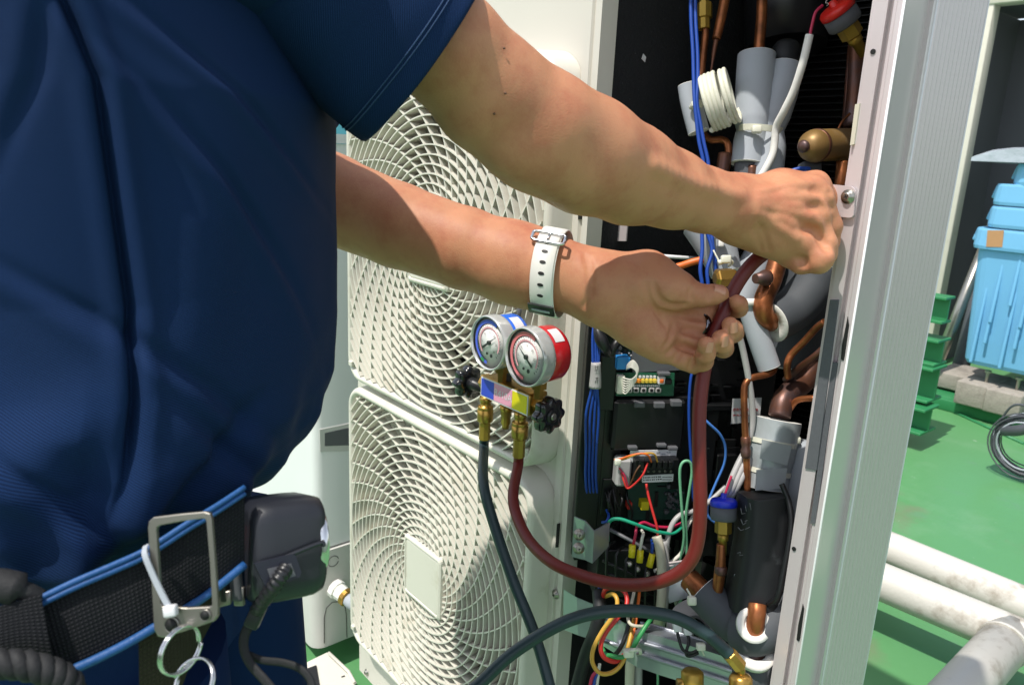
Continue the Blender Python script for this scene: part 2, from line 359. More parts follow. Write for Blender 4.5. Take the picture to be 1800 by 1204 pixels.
for k in range(NV):
    t0 = 2 * math.pi * k / NV; pts = []
    for r in np.linspace(.058, .38, 60):
        t = t0 + .80 * math.log(r / .058); pts.append((r * math.cos(t), r * math.sin(t)))
    mb = MB()
    for rn in runs(pts): q = strip(rn, .0021, .001, .016); mb.add(q.v, q.f)
    vane_meshes.append(mb)
proto = None
for gi, gz in enumerate(GZ):
    org = np.array([GC, GF, gz])
    fr = MB(); n = 8
    def rr(ix, r, y): return [(GC + a, y, gz + b) for a, b in rrect(2 * (HWX - ix), 2 * (HWZ - ix), r, n)]
    fr.grid([rr(.013, .03, GF + .022), rr(.012, .031, GF + .001), rr(.0075, .036, GF - .001), rr(.003, .040, GF + .001), rr(.0, .043, GF + .005), rr(-.003, .046, CF - .0004)], cv=True)
    gr = obj('fan_grille', fr, 'grille_cream', unit)
    if gi == 0:
        proto = []
        for nm, lst in (('ring', ring_meshes), ('blade', vane_meshes)):
            for q in lst:
                o = obj(nm, q, 'grille_cream'); o.parent = gr; o.location = Vector(org - LOC[unit]); proto.append((nm, o))
    else:
        for nm, o in proto:
            c = o.copy(); COL.objects.link(c); c.parent = gr; c.location = Vector(org - LOC[unit])
    hp = MB(); hw = .055
    def sq(w_, y, r): return [(GC + a, y, gz + b) for a, b in rrect(2 * w_, 2 * w_, r, 3)]
    hp.grid([sq(hw + .003, GF + .018, .006), sq(hw, GF - .002, .006), sq(hw - .003, GF - .004, .005), sq(hw - .0055, GF - .004, .004), sq(hw - .0065, GF - .002, .004), sq(hw - .009, GF - .003, .004)], cv=True, smooth=False)
    o = len(hp.v); hp.v.extend(sq(hw - .009, GF - .003, .004)); hp.f.append([o + i for i in range(16)]); hp.sm.append(False)
    obj('hub_plate', hp, 'grille_cream', gr)
    clip = MB(); clip.box((gx0 + .018, GF + .006, gz - HWZ + .03), (.011, .02, .009), bev=.001, seg=1); clip.box((gx1 - .02, GF + .008, gz - HWZ + .022), (.006, .016, .02), bev=.001, seg=1); obj('clip', clip, 'grille_cream', gr)
    fan = obj('fan', MB().lathe([(.06, 0), (.065, .01), (.065, .07)], (GC, CF + .055, gz), (0, 1, 0), 32), 'fan_dark', unit)
    for b in range(3):
        P = []
        for i, r in enumerate(np.linspace(.06, .225, 8)):
            t1 = 2 * math.pi * b / 3 + .5 + i * .09; P.append([(GC + r * math.cos(t1 + s), CF + .06 + .06 * (s / 1.5) - .01 * math.sin(math.pi * s / 1.5), gz + r * math.sin(t1 + s)) for s in np.linspace(0, 1.5, 10)])
        obj('blade', MB().grid(P), 'fan_dark', fan)
# --- corner post and ribbed side sheet at the right of the bay
def px_at(px, y): r = ray(px, 0); return (y * r[0] / r[1], y)
prof = [px_at(*q) for q in ((1540, .690), (1540, .660), (1562, .660), (1566, .668), (1575, .668), (1579, .660), (1590, .6605), (1597, .672), (1631, .7255), (1634, .728))]
prof += [(prof[-1][0] + .0042, prof[-1][1] - .0005), (prof[-1][0] + .0042, prof[-1][1] + .003), px_at(1648, .738)]
a, b = np.array(prof[-1]), np.array(px_at(1738, .862)); nrib = 12
for i in range(1, nrib * 6 + 1):
    t = i / (nrib * 6); q = a + (b - a) * t; prof.append((q[0] + .0024 * (math.sin(2 * math.pi * nrib * t) if True else 0), q[1]))
mb = MB(); mb.grid([[(x, y, ZB) for x, y in prof], [(x, y, ZT) for x, y in prof]], smooth=False, flip=True)
mb.grid([[(x - .004, y + .002, ZB) for x, y in prof], [(x - .004, y + .002, ZT) for x, y in prof]], smooth=False)
e = prof[-1]; mb.add([(e[0], e[1], ZB), (e[0], e[1], ZT), (e[0] - .02, e[1] + .004, ZT), (e[0] - .02, e[1] + .004, ZB)], [[0, 1, 2, 3]])
post = obj('corner_post', mb, 'steel_grey', unit)
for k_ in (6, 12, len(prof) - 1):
    q = prof[k_]; obj('ridge_glint', MB().tube([(q[0] + .0004, q[1] - .0006, ZB), (q[0] + .0004, q[1] - .0006, ZT)], .0011, 8), 'neighbour_grey', post)  # pale beads paint the bright glints along the post's ridges
obj('rear_side_sheet', MB().prism([(e[0] - .020, e[1] + .004), (-.402, CF + .34), (-.406, CF + .34), (e[0] - .026, e[1] + .004)], (0, 0, ZB), (1, 0, 0), (0, 1, 0), (0, 0, ZT - ZB - .004)), 'steel_grey', unit)
yp = CF - .0015
ypatch('foam_gasket', [(1459, 527), (1474, 527), (1435, 826), (1415, 823)], yp, .006, 'gasket', post)
ypatch('groove', [(1463, 637), (1472, 638), (1433, 920), (1424, 920)], CF + .0005, .004, 'gasket', post)
for q in ([(1490, 556), (1492, 572), (1484, 628), (1482, 634), (1478, 631), (1480, 606)], [(1411, 1061), (1413, 1070), (1406, 1122), (1404, 1127), (1400, 1124), (1403, 1098)]):
    ypatch('slot', q, CF - .0008, .003, 'dark_void', post)
for px, py in ((1537, 92), (1398, 963)): obj('screw_hole', MB().lathe([(.0022, 0), (.0022, .003)], WY(px, py, CF + .002), NY, 12), 'dark_void', post)
tab = obj('fixing_plate', patch(None, [(1440, 322), (1496, 328), (1501, 332), (1503, 337), (1500, 378), (1497, 382), (1492, 383), (1440, 377)], (0, CF - .004, H), NY, .0022, None, None), 'steel_grey', unit)
screw(1491, 346, CF - .004, .0042, tab)
obj('cream_clip', patch(None, [(1503, 184), (1511, 182), (1501, 254), (1494, 256)], (0, CF - .002, H), NY, .006, None, None), 'wire_cream', post)
# --- inside of the bay
mb = MB(); mb.box((OX - .006, CF + .165, H - .10), (.006, .28, .62)); part = obj('felt_lining', mb, 'felt', unit)
obj('felt_fleck', patch(None, [(1131, 95), (1136, 101), (1134, 110), (1128, 104)], (OX - .0025, 0, 0), np.array([1., 0, 0]), .001, None, None), 'label_white', part)
mb = MB(); mb.box((OX - .004, CF + .165, (ZB + H - .41) / 2), (.004, .28, H - .41 - ZB)); obj('partition', mb, 'black_plastic', unit)
mb = MB().box(((OX - .40) / 2, CF + .15, ZB + .004), (-.40 - OX, .29, .006)); obj('base_pan', mb, 'galv', unit)
mb = MB().box(((OX - .41) / 2, CF + .325, (ZB + ZT) / 2), (-.41 - OX, .01, ZT - ZB - .01)); obj('coil_backing', mb, 'dark_void', unit)
fins = MB()                                         # edge-on coil fins: one built mass
for i in range(110): fins.box(((OX - .41) / 2, CF + .305, ZT - .03 - i * .0085), (-.41 - OX - .02, .02, .0012))
obj('coil_fins', fins, 'fan_dark', unit, kind='stuff')
ypatch('lining_trim', [(1037, 386), (1062, 386), (1056, 560), (1036, 560)], CF + .03, .002, 'foam_dark', unit)
ypatch('lining_trim', [(1062, 386), (1103, 388), (1100, 424), (1075, 424), (1072, 450), (1056, 450)], CF + .055, .002, 'steel_grey', unit)
# feet
for x in (X0 + .12, X1 - .16):
    mb = MB(); mb.box((x, CF + .16, (ZB) / 2 + .03), (.06, .42, ZB - .066), bev=.004); mb.box((x, CF + .16, .03), (.16, .46, .056), bev=.006); obj('foot', mb, 'valve_cover_grey', unit)
# ------------------------------------------------------------------ the neighbouring unit
XN = -1.45; k_ = XN / -1.5
nb = thing('neighbour_unit', 'pale grey outdoor unit behind the technician with a recessed handle', 'outdoor unit', (XN - .4, .9, .06))
zb, zt, yf = H - 1.191 * k_, H + .0 * k_, .70 * k_ - .012
def nbox(x0, x1, y0, y1, z0, z1, r, m=6):
    pl = [(x1, y1), (x0, y1)] + [(x0 + r - r * math.cos(t), y0 + r - r * math.sin(t)) for t in np.linspace(0, math.pi / 2, m)] + [(x1 - r + r * math.sin(t), y0 + r - r * math.cos(t)) for t in np.linspace(0, math.pi / 2, m)]
    o = MB(); P = np.array([[(x, y, z) for x, y in pl] for z in (z0, z1)]); o.grid(P, cv=True, smooth=True, flip=False); o.v += [tuple(p) for p in P[1]]; c = len(pl)
    o.f.append(list(range(2 * c, 3 * c))); o.sm.append(False); o.v += [tuple(p) for p in P[0]]; o.f.append(list(range(3 * c, 4 * c))[::-1]); o.sm.append(False); return o
zs = WX(566, 967, XN)[2]
obj('casing', nbox(XN - .9, XN, yf, yf + .34, zs + .003, zt, .022), 'neighbour_grey', nb)
obj('top_cover', nbox(XN - .905, XN + .004, yf - .006, yf + .345, zt + .001, H + .02 * k_, .024), 'neighbour_grey', nb)
cov = obj('valve_cover', nbox(XN - .42, XN + .006, yf - .012, yf + .26, zb, zs - .002, .03), 'valve_cover_grey', nb)
obj('base', nbox(XN - .9, XN - .43, yf, yf + .34, zb + .01, zs - .001, .02), 'neighbour_grey', nb)
obj('foot', MB().box((XN - .2, yf + .17, zb / 2), (.1, .36, zb - .002), bev=.004), 'valve_cover_grey', nb)
PX = np.array([1., 0, 0])
def xpatch(name, poly, x, th, m, parent, **k): return patch(name, poly, (x, 0, 0), PX, th, m, parent, **k)
hd = xpatch('recessed_handle', [(562, 755), (625, 742), (625, 792), (563, 794)], XN + .0015, .002, 'valve_cover_grey', nb)
xpatch('grip_recess', [(571, 761), (625, 749), (625, 782), (571, 784)], XN + .002, .001, 'shield_grey', hd)
c = WX(586, 986, XN + .0065)
obj('knockout', MB().tube([c + .013 * (math.cos(t) * np.array([0, 1, 0]) + math.sin(t) * UP) for t in np.linspace(.2, 6.0, 24)], .0008, 5), 'print_black', cov)
pts = [(570, 1130), (570, 1085), (574, 1068), (584, 1058), (597, 1057), (606, 1062), (609, 1080), (610, 1120)]
obj('knockout', MB().tube([WX(x, y, XN + .0065) for x, y in pts], .0009, 5), 'print_black', cov)
cg = thing('cable_gland', 'white plastic cable gland with a brass ring on the neighbouring unit', 'cable gland', WX(588, 1032, XN + .007))
ax = np.array([1, .25, -.22]); p0 = LOC[cg]
obj('gland_nut', MB().lathe([(.022, 0), (.0225, .012), (.0225, .014), (.019, .016), (.018, .034), (.017, .035)], p0, ax, 10, smooth=False), 'foam_white', cg)
obj('brass_ring', MB().lathe([(.0185, .034), (.021, .036), (.021, .046), (.0185, .048)], p0, ax, 14, smooth=False), 'brass', cg)
cond = MB(); ap = spl([p0 + _n(ax) * .046, p0 + _n(ax) * .075, p0 + _n(ax) * .11 + np.array([0, .05, -.03]), p0 + np.array([.13, .2, -.2])], 16)
cond.tube(ap, [.014 + (.0018 if i % 2 else 0) for i in range(len(ap))], 14); obj('flexible_conduit', cond, 'foam_grey', cg)
# removed service panel lying on the floor, felt side up
sp = thing('removed_panel', 'white removed service panel lying on the green floor, felt lining up', 'panel', WZ(560, 1185, .02))
pz = .06
P = [WZ(x, y, pz) for x, y in ((575, 1146), (611, 1180), (622, 1200), (640, 1240), (500, 1330), (390, 1230), (480, 1192))]
mb = MB(); n_ = len(P); mb.add(P + [p - UP * .012 for p in P], [list(range(n_))[::-1], list(range(n_, 2 * n_))] + [[i, (i + 1) % n_, n_ + (i + 1) % n_, n_ + i] for i in range(n_)]); obj('sheet', mb, 'cream', sp)
mb = MB(); P = [WZ(x, y, pz + .003) for x, y in ((556, 1168), (563, 1210), (520, 1260), (460, 1260), (470, 1200))]; mb.add(P + [p - UP * .0025 for p in P], [list(range(5))[::-1], list(range(5, 10))] + [[i, (i + 1) % 5, 5 + (i + 1) % 5, 5 + i] for i in range(5)]); obj('lining', mb, 'felt', sp)
mb = MB(); mb.tube([WZ(578, 1147, pz + .008), WZ(613, 1180, pz + .008), WZ(624, 1200, pz + .008)], .004, 6); obj('folded_edge', mb, 'cream', sp)
mb = MB(); mb.tube([WZ(600, 1189, pz + .002), WZ(606, 1187, pz + .002)], .0012, 5); obj('slot', mb, 'dark_void', sp)
# far building beyond the units, a sliver of it in view
fb = thing('distant_building', 'distant grey building with a teal door beyond the units', 'building', (-14, 9, 0))
obj('wall', MB().box((-16, 10.5, 3), (.3, 9, 6)), 'gasket', fb)
mat('teal', '5cb4bc', .6); obj('door', MB().box((-15.8, WX(597, 220, -15.8)[1] + .12, 1.9), (.14, .62, 3.6), bev=.02), 'teal', fb)
# ------------------------------------------------------------------ right background: enclosure, tubs, blocks, beams, pipes
mat('shed_dark', '55565a', .7, var=.12, vs=3, bump=.1, bs=60); mat('shed_cream', 'cfcbbc', .55, var=.03, col2='a49c88', c2=(.6, .9), c2s=5)
mat('tub_blue', '74b4dc', .42, var=.03, vs=6); mat('concrete', '9a938a', .9, var=.16, vs=24, bump=.7, bs=90, dist=.004, col2='6d665f', c2=(.5, .8), c2s=9)
mat('beam_green', '2c7c4c', .5, var=.12, vs=10, col2='7db48a', c2=(.62, .85), c2s=20); mat('plastic_film', 'aeb6c0', .25, var=.1, vs=8, bump=.6, bs=20, dist=.01)
mat('white_pipe', 'c9c5bd', .5, var=.04, vs=10, bump=.3, bs=120, dist=.002, col2='9a9184', c2=(.54, .70), c2s=11)
mat('cardboard', 'b58a60', .8); mat('cable_grey', '4c4e54', .45, var=.2, vs=20)
YS = 5.0
shed = thing('storage_enclosure', 'cream framed dark storage enclosure behind the blue tubs', 'enclosure', (-1.0, YS, 0))
xl = WY(1752, 20, YS)[0] - .085
mb = MB(); mb.box((xl + .02, YS, 1.25), (.13, .10, 2.49), bev=.006); obj('frame_post', mb, 'shed_cream', shed)
zl = WY(1775, 8, YS)[2]
mb = MB(); mb.box((xl + 1.6, YS - .002, zl + .09), (3.3, .11, .18), bev=.006); obj('lintel', mb, 'shed_cream', shed)
mb = MB(); mb.box((xl + 1.6, YS + .55, zl / 2), (3.2, .03, zl)); mb.box((xl + .02, YS + .30, zl / 2), (.02, .48, zl)); mb.box((xl + 1.6, YS + .3, zl + .02), (3.2, .5, .02)); obj('back_panel', mb, 'shed_dark', shed)
mb = MB()
for i in range(5): mb.box((xl + .45 + i * .6, YS + .527, zl / 2), (.012, .012, zl - .03))
obj('panel_rib', mb, 'shed_dark', shed)
mb = MB(); mb.box((xl - 1.3, YS + .6, 1.6), (2.4, .16, 3.2)); obj('side_wall', mb, 'gasket', shed)
# concrete blocks
BY = 3.9
def blk(a, b, c, d, y, dep, lab):
    p0, p1 = WY(a, b, y), WY(c, d, y); x0, x1 = sorted((p0[0], p1[0])); z0, z1 = sorted((p0[2], p1[2])); z0 = max(z0, .002)
    t = obj('concrete_block', MB().box(((x0 + x1) / 2, y + dep / 2, (z0 + z1) / 2), (x1 - x0, dep, z1 - z0), bev=.008), 'concrete', None, lab, None, 'block', 'blocks under the blue tubs', loc=((x0 + x1) / 2, y, z0))
    return x0, x1, z1
y1 = WZ(1735, 726, .06)[1]
bx = blk(1682, 668, 1731, 722, y1, .34, 'grey concrete block in the middle under the blue tubs')
blk(1733, 682, 1788, 738, y1 - .01, .34, 'rightmost grey concrete block with a bolt under the blue tubs')
blk(1640, 650, 1700, 693, y1 + .22, .30, 'grey concrete block beside the green beams, leftmost in its row')
ztop = bx[2]
rail = obj('green_rail', MB().box((bx[0] + .3, y1 + .2, .03), (1.7, .30, .058), bev=.004), 'beam_green', None, 'green painted steel rail lying under the concrete blocks', None, 'rail', loc=(bx[0], y1 + .2, 0))
for q, lb in (((1738, 650), 'thin steel bolt on the middle concrete block under the tubs'), ((1790, 672), 'thin steel bolt on the rightmost concrete block under the tubs')):
    p = WP(*q, (0, y1 + .1, ztop), NY)
    obj('anchor_bolt', MB().lathe([(.008, 0), (.008, .05), (.016, .05), (.016, .062), (.006, .064)], (p[0], p[1], ztop), UP, 8, smooth=False), 'steel', None, lb, None, 'bolt', 'bolts under the blue tubs', loc=p)
# stacked blue tubs
TC = WP(1806, 650, (0, y1 + .18, 0), NY); ty = y1 + .30
def tub(z0, hgt, vis, lab, dx=0, full=True):
    t = thing('blue_tub', lab, 'tub', (TC[0] + dx, ty, z0), 'stacked blue plastic tubs')
    W2 = .29; mb = MB(); rings = []
    for z, s in ((0, .86), (.02, .89), (hgt - .10, .985), (hgt - .095, 1.0)): rings.append([(TC[0] + dx + a * s, ty + b * s, z0 + z) for a, b in rrect(2 * W2, 2 * W2, .06, 4)])
    mb.grid(rings, cv=True, smooth=False); o = len(mb.v); mb.v += rings[0]; mb.f.append([o + i for i in range(len(rings[0]))][::-1]); mb.sm.append(False)
    obj('body', mb, 'tub_blue', t)
    mb = MB(); rings = [[(TC[0] + dx + a * s, ty + b * s, z0 + z) for a, b in rrect(2 * W2, 2 * W2, .06, 4)] for z, s in ((hgt - .10, 1.0), (hgt - .10, 1.05), (hgt - .085, 1.06), (hgt - .012, 1.05), (hgt, 1.04), (hgt, .98), (hgt - .3 if full else hgt - .05, .93))]
    mb.grid(rings, cv=True, smooth=False); obj('rim', mb, 'tub_blue', t)
    for sx in (-1, 1):
        mb = MB(); mb.box((TC[0] + dx + sx * W2 * 1.10, ty - .06, z0 + hgt - .045), (.055, .20, .07), ((1, 0, sx * .25), (0, 1, 0), (-sx * .25, 0, 1)), bev=.008); obj('handle', mb, 'tub_blue', t)
    mb = MB()
    for i in range(4):
        for sy in (-1,): mb.box((TC[0] + dx - W2 * .7 + i * W2 * .45, ty + sy * (W2 * .935 + .004), z0 + (hgt - .1) / 2), (.014, .016, hgt - .13), ((1, 0, 0), (0, 1, -.065), (0, .065, 1)), bev=.003, seg=1)
    obj('rib', mb, 'tub_blue', t)
    return t
def tz(py): return WP(1740, py, (0, ty - .30, 0), NY)[2]
z0 = tz(650); z0 = max(z0, ztop + .03)
h1 = tz(402) - z0
t1 = tub(z0, h1, 1, 'large blue plastic tub with brown tape on its rim, lowest of the stack')
tub(z0 + .10 + (tz(362) - tz(402)) - .10, h1, 0, 'blue plastic tub second from the bottom of the stack', .045, False)
tub(z0 + (tz(322) - tz(402)), h1, 0, 'blue plastic tub third from the bottom of the stack', .05, False)
tub(z0 + (tz(286) - tz(402)), h1, 0, 'topmost blue plastic tub under the crumpled plastic sheet', .12, False)
obj('tape_patch', MB().box((TC[0] - .20, ty - .307, z0 + h1 - .045), (.07, .004, .08), ((1, 0, .1), (0, 1, 0), (-.1, 0, 1))), 'cardboard', t1)
zt_ = z0 + (tz(286) - tz(402)) + h1
mb = MB(); P = []
for i, s in enumerate(np.linspace(0, 1, 14)):
    row = []
    for j, t in enumerate(np.linspace(0, 1, 18)):
        row.append((TC[0] - .36 + .95 * s, ty - .34 + .7 * t, zt_ + .02 + .20 * s ** .7 * (1 - .5 * abs(2 * t - 1)) + .018 * math.sin(9 * s + 5 * t) + RNG.uniform(-.006, .006)))
    P.append(row)
mb.grid(P); Q = [[(x, y, zt_ + .004) for x, y, z in row] for row in P]; mb.grid(Q, flip=True)
for r0, r1 in ((P[0], Q[0]), (P[-1], Q[-1]), ([r[0] for r in P], [r[0] for r in Q]), ([r[-1] for r in P], [r[-1] for r in Q])): mb.grid([r0, r1])
ps = obj('plastic_sheet', mb, 'plastic_film', None, 'crumpled grey plastic sheet lying on top of the blue tubs', None, 'sheet', loc=(TC[0], ty, zt_))
# leaning tube and a dark one behind it
a, b = WP(1648, 640, (0, y1 + .2, 0), NY), WP(1722, 455, (0, y1 + .5, 0), NY); b2 = a + (b - a) * 1.45
obj('leaning_tube', MB().tube([a, b2], .028, 16), 'steel', None, 'pale metal tube leaning against the enclosure beside the blue tubs', None, 'tube', loc=a)
a, b = WP(1690, 628, (0, y1 + .5, 0), NY), WP(1735, 470, (0, y1 + .75, 0), NY)
obj('leaning_tube', MB().tube([np.array([a[0], a[1], .06]), b], .045, 16), 'foam_dark', None, 'dark tube in the shade behind the pale leaning tube', None, 'tube', loc=a)
# green steel beams, ends towards us
def ibeam(px, py, y, ln, hb, wb, lab):
    p = WY(px, py, y); t = thing('steel_beam', lab, 'beam', p, 'green steel beams stacked behind the corner post')
    obj('web', MB().box(p + np.array([-ln / 2, wb / 2, -hb / 2]), (ln, .012, hb - .026)), 'beam_green', t)
    for z in (-.006, -hb + .006): obj('flange', MB().box(p + np.array([-ln / 2, wb / 2, z]), (ln, wb, .012), bev=.002, seg=1), 'beam_green', t)
yb = 3.55
ibeam(1664, 524, yb, .7, .12, .10, 'topmost green steel beam with its open end showing')
ibeam(1650, 600, yb - .02, .7, .12, .14, 'second green steel beam from the top of the stack')
ibeam(1640, 650, yb - .06, .7, .16, .16, 'third green steel beam from the top, above the floor beam')
ibeam(1626, 722, yb - .12, .7, .12, .16, 'lowest green steel beam lying on the floor behind the post')
a, b = WZ(1650, 712, .004), WZ(1800, 780, .004)
obj('floor_seam', MB().tube([a, b], .008, 6), 'beam_green', kind='structure')
# white painted pipes
zp = .16
def wpipe(p, q, r, lab):
    t = thing('white_pipe', lab, 'pipe', (p + q) / 2, 'white painted pipes along the floor')
    obj('pipe_run', MB().tube(spl([p, q], 12), r, 28), 'white_pipe', t); return t
p, q = WZ(1560, 962, zp), WZ(1806, 1066, zp); d = q - p
t = wpipe(p - d * .8, q + d * .8, .048, 'white painted pipe with scuffs, the one farther from us'); pd1 = d
p2, q2 = WZ(1550, 1022, zp), WZ(1790, 1122, zp); d2 = q2 - p2
t2 = wpipe(p2 - d2 * .8, q2 + d2 * .7, .050, 'white painted pipe with a welded branch, the one nearer to us')
j, e = WZ(1775, 1118, zp), WZ(1690, 1215, zp); dj = _n(e - j); jj = p2 + d2 * np.dot(j - p2, d2) / np.dot(d2, d2)
obj('branch', MB().tube([jj, jj + dj * .9], .051, 28), 'white_pipe', t2)
obj('weld_collar', MB().tube([jj + dj * .052, jj + dj * .064], .055, 28), 'white_pipe', t2)
for i, s in enumerate((-.5,)):
    c = p2 + d2 * s; o = MB().box((c[0], c[1] + .07, (zp - .052) / 2), (.10, .34, zp - .054), bev=.006)
    obj('pipe_support', o, 'concrete', None, ('low concrete support under the white pipes, hidden behind the corner post', 'low concrete support under the white pipes at the right edge')[i], None, 'support', loc=(c[0], c[1], 0))
# coil of grey cable leaning at the right edge
cc = WZ(1815, 850, 0); cy = cc[1] - .02; ctr = WP(1806, 783, (0, cy, 0), NY)
cc = thing('cable_coil', 'coil of grey cables with loose ends standing on the green floor', 'cable coil', (ctr[0], cy, 0))
rr_ = max(.10, ctr[2] - .02)
for k in range(16):
    r = rr_ * RNG.uniform(.72, 1.0); ph = RNG.uniform(0, 6.28); dz = RNG.uniform(-.035, .035); tl = RNG.uniform(-.45, .45)
    pts = [ctr + np.array([r * math.cos(t), dz + tl * r * math.sin(t) * .4, r * math.sin(t) * (.98 + .03 * math.sin(3 * t + ph))]) for t in np.linspace(0, 2 * math.pi, 28, endpoint=False)]
    obj('cable_turn', MB().tube(pts, RNG.uniform(.0024, .0042), 6, closed=True), ('cable_grey', 'cable_grey', 'foam_grey')[k % 3], cc)
obj('loose_end', MB().tube(spl([ctr + np.array([-rr_ * .6, -.02, rr_ * .3]), ctr + np.array([-rr_ * .2, -.06, rr_ * .5]), ctr + np.array([rr_ * .4, -.08, rr_ * .9])], 8), .022, 10), 'cable_grey', cc)
obj('loose_end', MB().tube(spl([ctr + np.array([-rr_ * .9, 0, rr_ * .2]), ctr + np.array([-rr_ * .5, -.03, rr_ * 1.15]), ctr + np.array([rr_ * .3, -.05, rr_ * 1.2])], 8), .005, 6), 'cable_grey', cc)
# ------------------------------------------------------------------ the technician: implicit body -> one continuous mesh
mat('skin', 'be8564', .52, var=.07, vs=45, bump=.45, bs=750, dist=.0005, col2='a9634c', c2=(.45, .8), c2s=30, sss=.12, spec=.3)
mat('nail', 'c98f77', .3, var=.02); mat('hair', '141210', .5)
twill('shirt_cloth', '0a1b38', '234373', .0011, math.radians(240), strength=.3)
twill('trouser_cloth', '0e2448', '203c68', .0018, math.radians(-40), strength=.4)
twill('webbing_black', '1b1c1f', '3c3d40', .0019, 0, .8, .9, True); twill('webbing_olive', '2e2e22', '4a4938', .0017, 0, .8, .9, True)
mat('cord_blue', '1a4f88', .55, var=.12, vs=120, bump=.5, bs=500); mat('strap_black', '18191b', .75, var=.2, vs=120, bump=.6, bs=420)
mat('stitch', '2a466e', .8); mat('boot', '1a1a1c', .6)
class SDF:
    def __init__(s): s.p = []
    def seg(s, a, b, ra, rb, n=None, fl=1.0): s.p.append((np.asarray(a, float), np.asarray(b, float), ra, rb, None if n is None else _n(np.asarray(n, float)), fl)); return s
    def chain(s, pts, n=None, fl=1.0):
        for (a, ra), (b, rb) in zip(pts[:-1], pts[1:]): s.seg(a, b, ra, rb, n, fl)
        return s
    @staticmethod
    def d(q, P):
        a, b, ra, rb, n, fl = q; ba = b - a; pa = P - a; h = np.clip(pa @ ba / max(ba @ ba, 1e-12), 0, 1)
        v = pa - h[:, None] * ba
        if n is not None: v = v + ((fl - 1) * (v @ n))[:, None] * n
        return np.sqrt((v * v).sum(1)) - (ra + (rb - ra) * h)
def smin(a, b, k):
    h = np.maximum(k - np.abs(a - b), 0) / k; return np.minimum(a, b) - h * h * k * .25
def evalg(groups, P):
    """groups: list of (primitive list, blend inside, blend to what came before, sign)"""
    D = None
    if len(P) > 4000:                                   # leave out what is far from this batch
        c = (P.min(0) + P.max(0)) / 2; rad = np.linalg.norm(P.max(0) - P.min(0)) / 2 + .04; c = c[None]
        gs2 = [([q for q in pr if SDF.d(q, c)[0] < rad], ki, ko, sg) for pr, ki, ko, sg in groups]
        gs2 = [q for q in gs2 if q[0]]
        if gs2 and gs2[0][3] > 0: groups = gs2
    for prims, ki, ko, sg in groups:
        g = None
        for q in prims:
            d = SDF.d(q, P); g = d if g is None else smin(g, d, ki)
        if sg > 0: D = g if D is None else smin(D, g, ko)
        else: D = -smin(-D, g, ko)
    return D
def surface_nets(groups, lo, hi, h, B=10):
    lo = np.asarray(lo, float); nb = np.ceil((np.asarray(hi) - lo) / (h * B)).astype(int); dims = nb * B
    g = np.stack(np.meshgrid(*[np.arange(k) for k in nb], indexing='ij'), -1).reshape(-1, 3)
    cen = lo + (g * B + B / 2) * h; dc = evalg(groups, cen)
    act = np.abs(dc) < B * h * 1.5
    V = np.empty(dims, np.float32); Vb = V.reshape(nb[0], B, nb[1], B, nb[2], B)
    Vb[:] = dc.reshape(nb)[:, None, :, None, :, None]
    off = np.stack(np.meshgrid(*[np.arange(B)] * 3, indexing='ij'), -1).reshape(-1, 3)
    ga = g[act]
    for i in range(0, len(ga), 20):
        gg = ga[i:i + 20]; P = lo + ((gg[:, None, :] * B + off[None]).reshape(-1, 3)) * h
        vals = evalg(groups, P).astype(np.float32).reshape(len(gg), B, B, B)
        for k, q in enumerate(gg): Vb[q[0], :, q[1], :, q[2], :] = vals[k]
    ins = V < 0; s = ins[:-1, :-1, :-1].astype(np.int8)
    cnt = sum(ins[i:dims[0] - 1 + i, j:dims[1] - 1 + j, k:dims[2] - 1 + k].astype(np.int8) for i in (0, 1) for j in (0, 1) for k in (0, 1))
    cells = np.argwhere((cnt > 0) & (cnt < 8)); idx = -np.ones(cnt.shape, np.int32); idx[tuple(cells.T)] = np.arange(len(cells))
    acc = np.zeros((len(cells), 3)); num = np.zeros(len(cells))
    cor = [(i, j, k) for i in (0, 1) for j in (0, 1) for k in (0, 1)]; cv = {c: V[cells[:, 0] + c[0], cells[:, 1] + c[1], cells[:, 2] + c[2]].astype(float) for c in cor}
    for c in cor:
        for ax in range(3):
            if c[ax] == 0:
                e = list(c); e[ax] = 1; e = tuple(e); a, b = cv[c], cv[e]; m = (a < 0) != (b < 0)
                t = np.where(m, a / np.where(m, a - b, 1), 0); p = np.tile(np.array(c, float), (len(cells), 1)); p[:, ax] += t
                acc[m] += p[m]; num[m] += 1
    verts = lo + (cells + acc / num[:, None]) * h; faces = []
    for ax in range(3):
        A = V if ax == 0 else V
        sl0 = [slice(None)] * 3; sl1 = [slice(None)] * 3; sl0[ax] = slice(0, -1); sl1[ax] = slice(1, None)
        m = ins[tuple(sl0)] != ins[tuple(sl1)]; e = np.argwhere(m); o1, o2 = [(1, 2), (2, 0), (0, 1)][ax]
        e = e[(e[:, o1] > 0) & (e[:, o2] > 0) & (e[:, o1] < dims[o1] - 1) & (e[:, o2] < dims[o2] - 1)]
        def at(d1, d2):
            q = e.copy(); q[:, o1] -= d1; q[:, o2] -= d2; return idx[tuple(q.T)]
        f = np.stack([at(1, 1), at(0, 1), at(0, 0), at(1, 0)], 1); fl = ~ins[tuple(e.T)]; f[fl] = f[fl][:, ::-1]; faces.append(f)
    f = np.concatenate(faces); f = f[(f >= 0).all(1)]
    return verts, f
def px_r(rpx, d): return rpx * d / F
def surf(groups, px, py, d0=.45, d1=.80):
    r_ = ray(px, py); ln = np.linalg.norm(r_); d = d0
    for _ in range(60):
        q = evalg(groups, (C + r_ * d)[None])[0]
        if q < .0002: return d
        d += q * .9 / ln
        if d > d1: return None
    return d
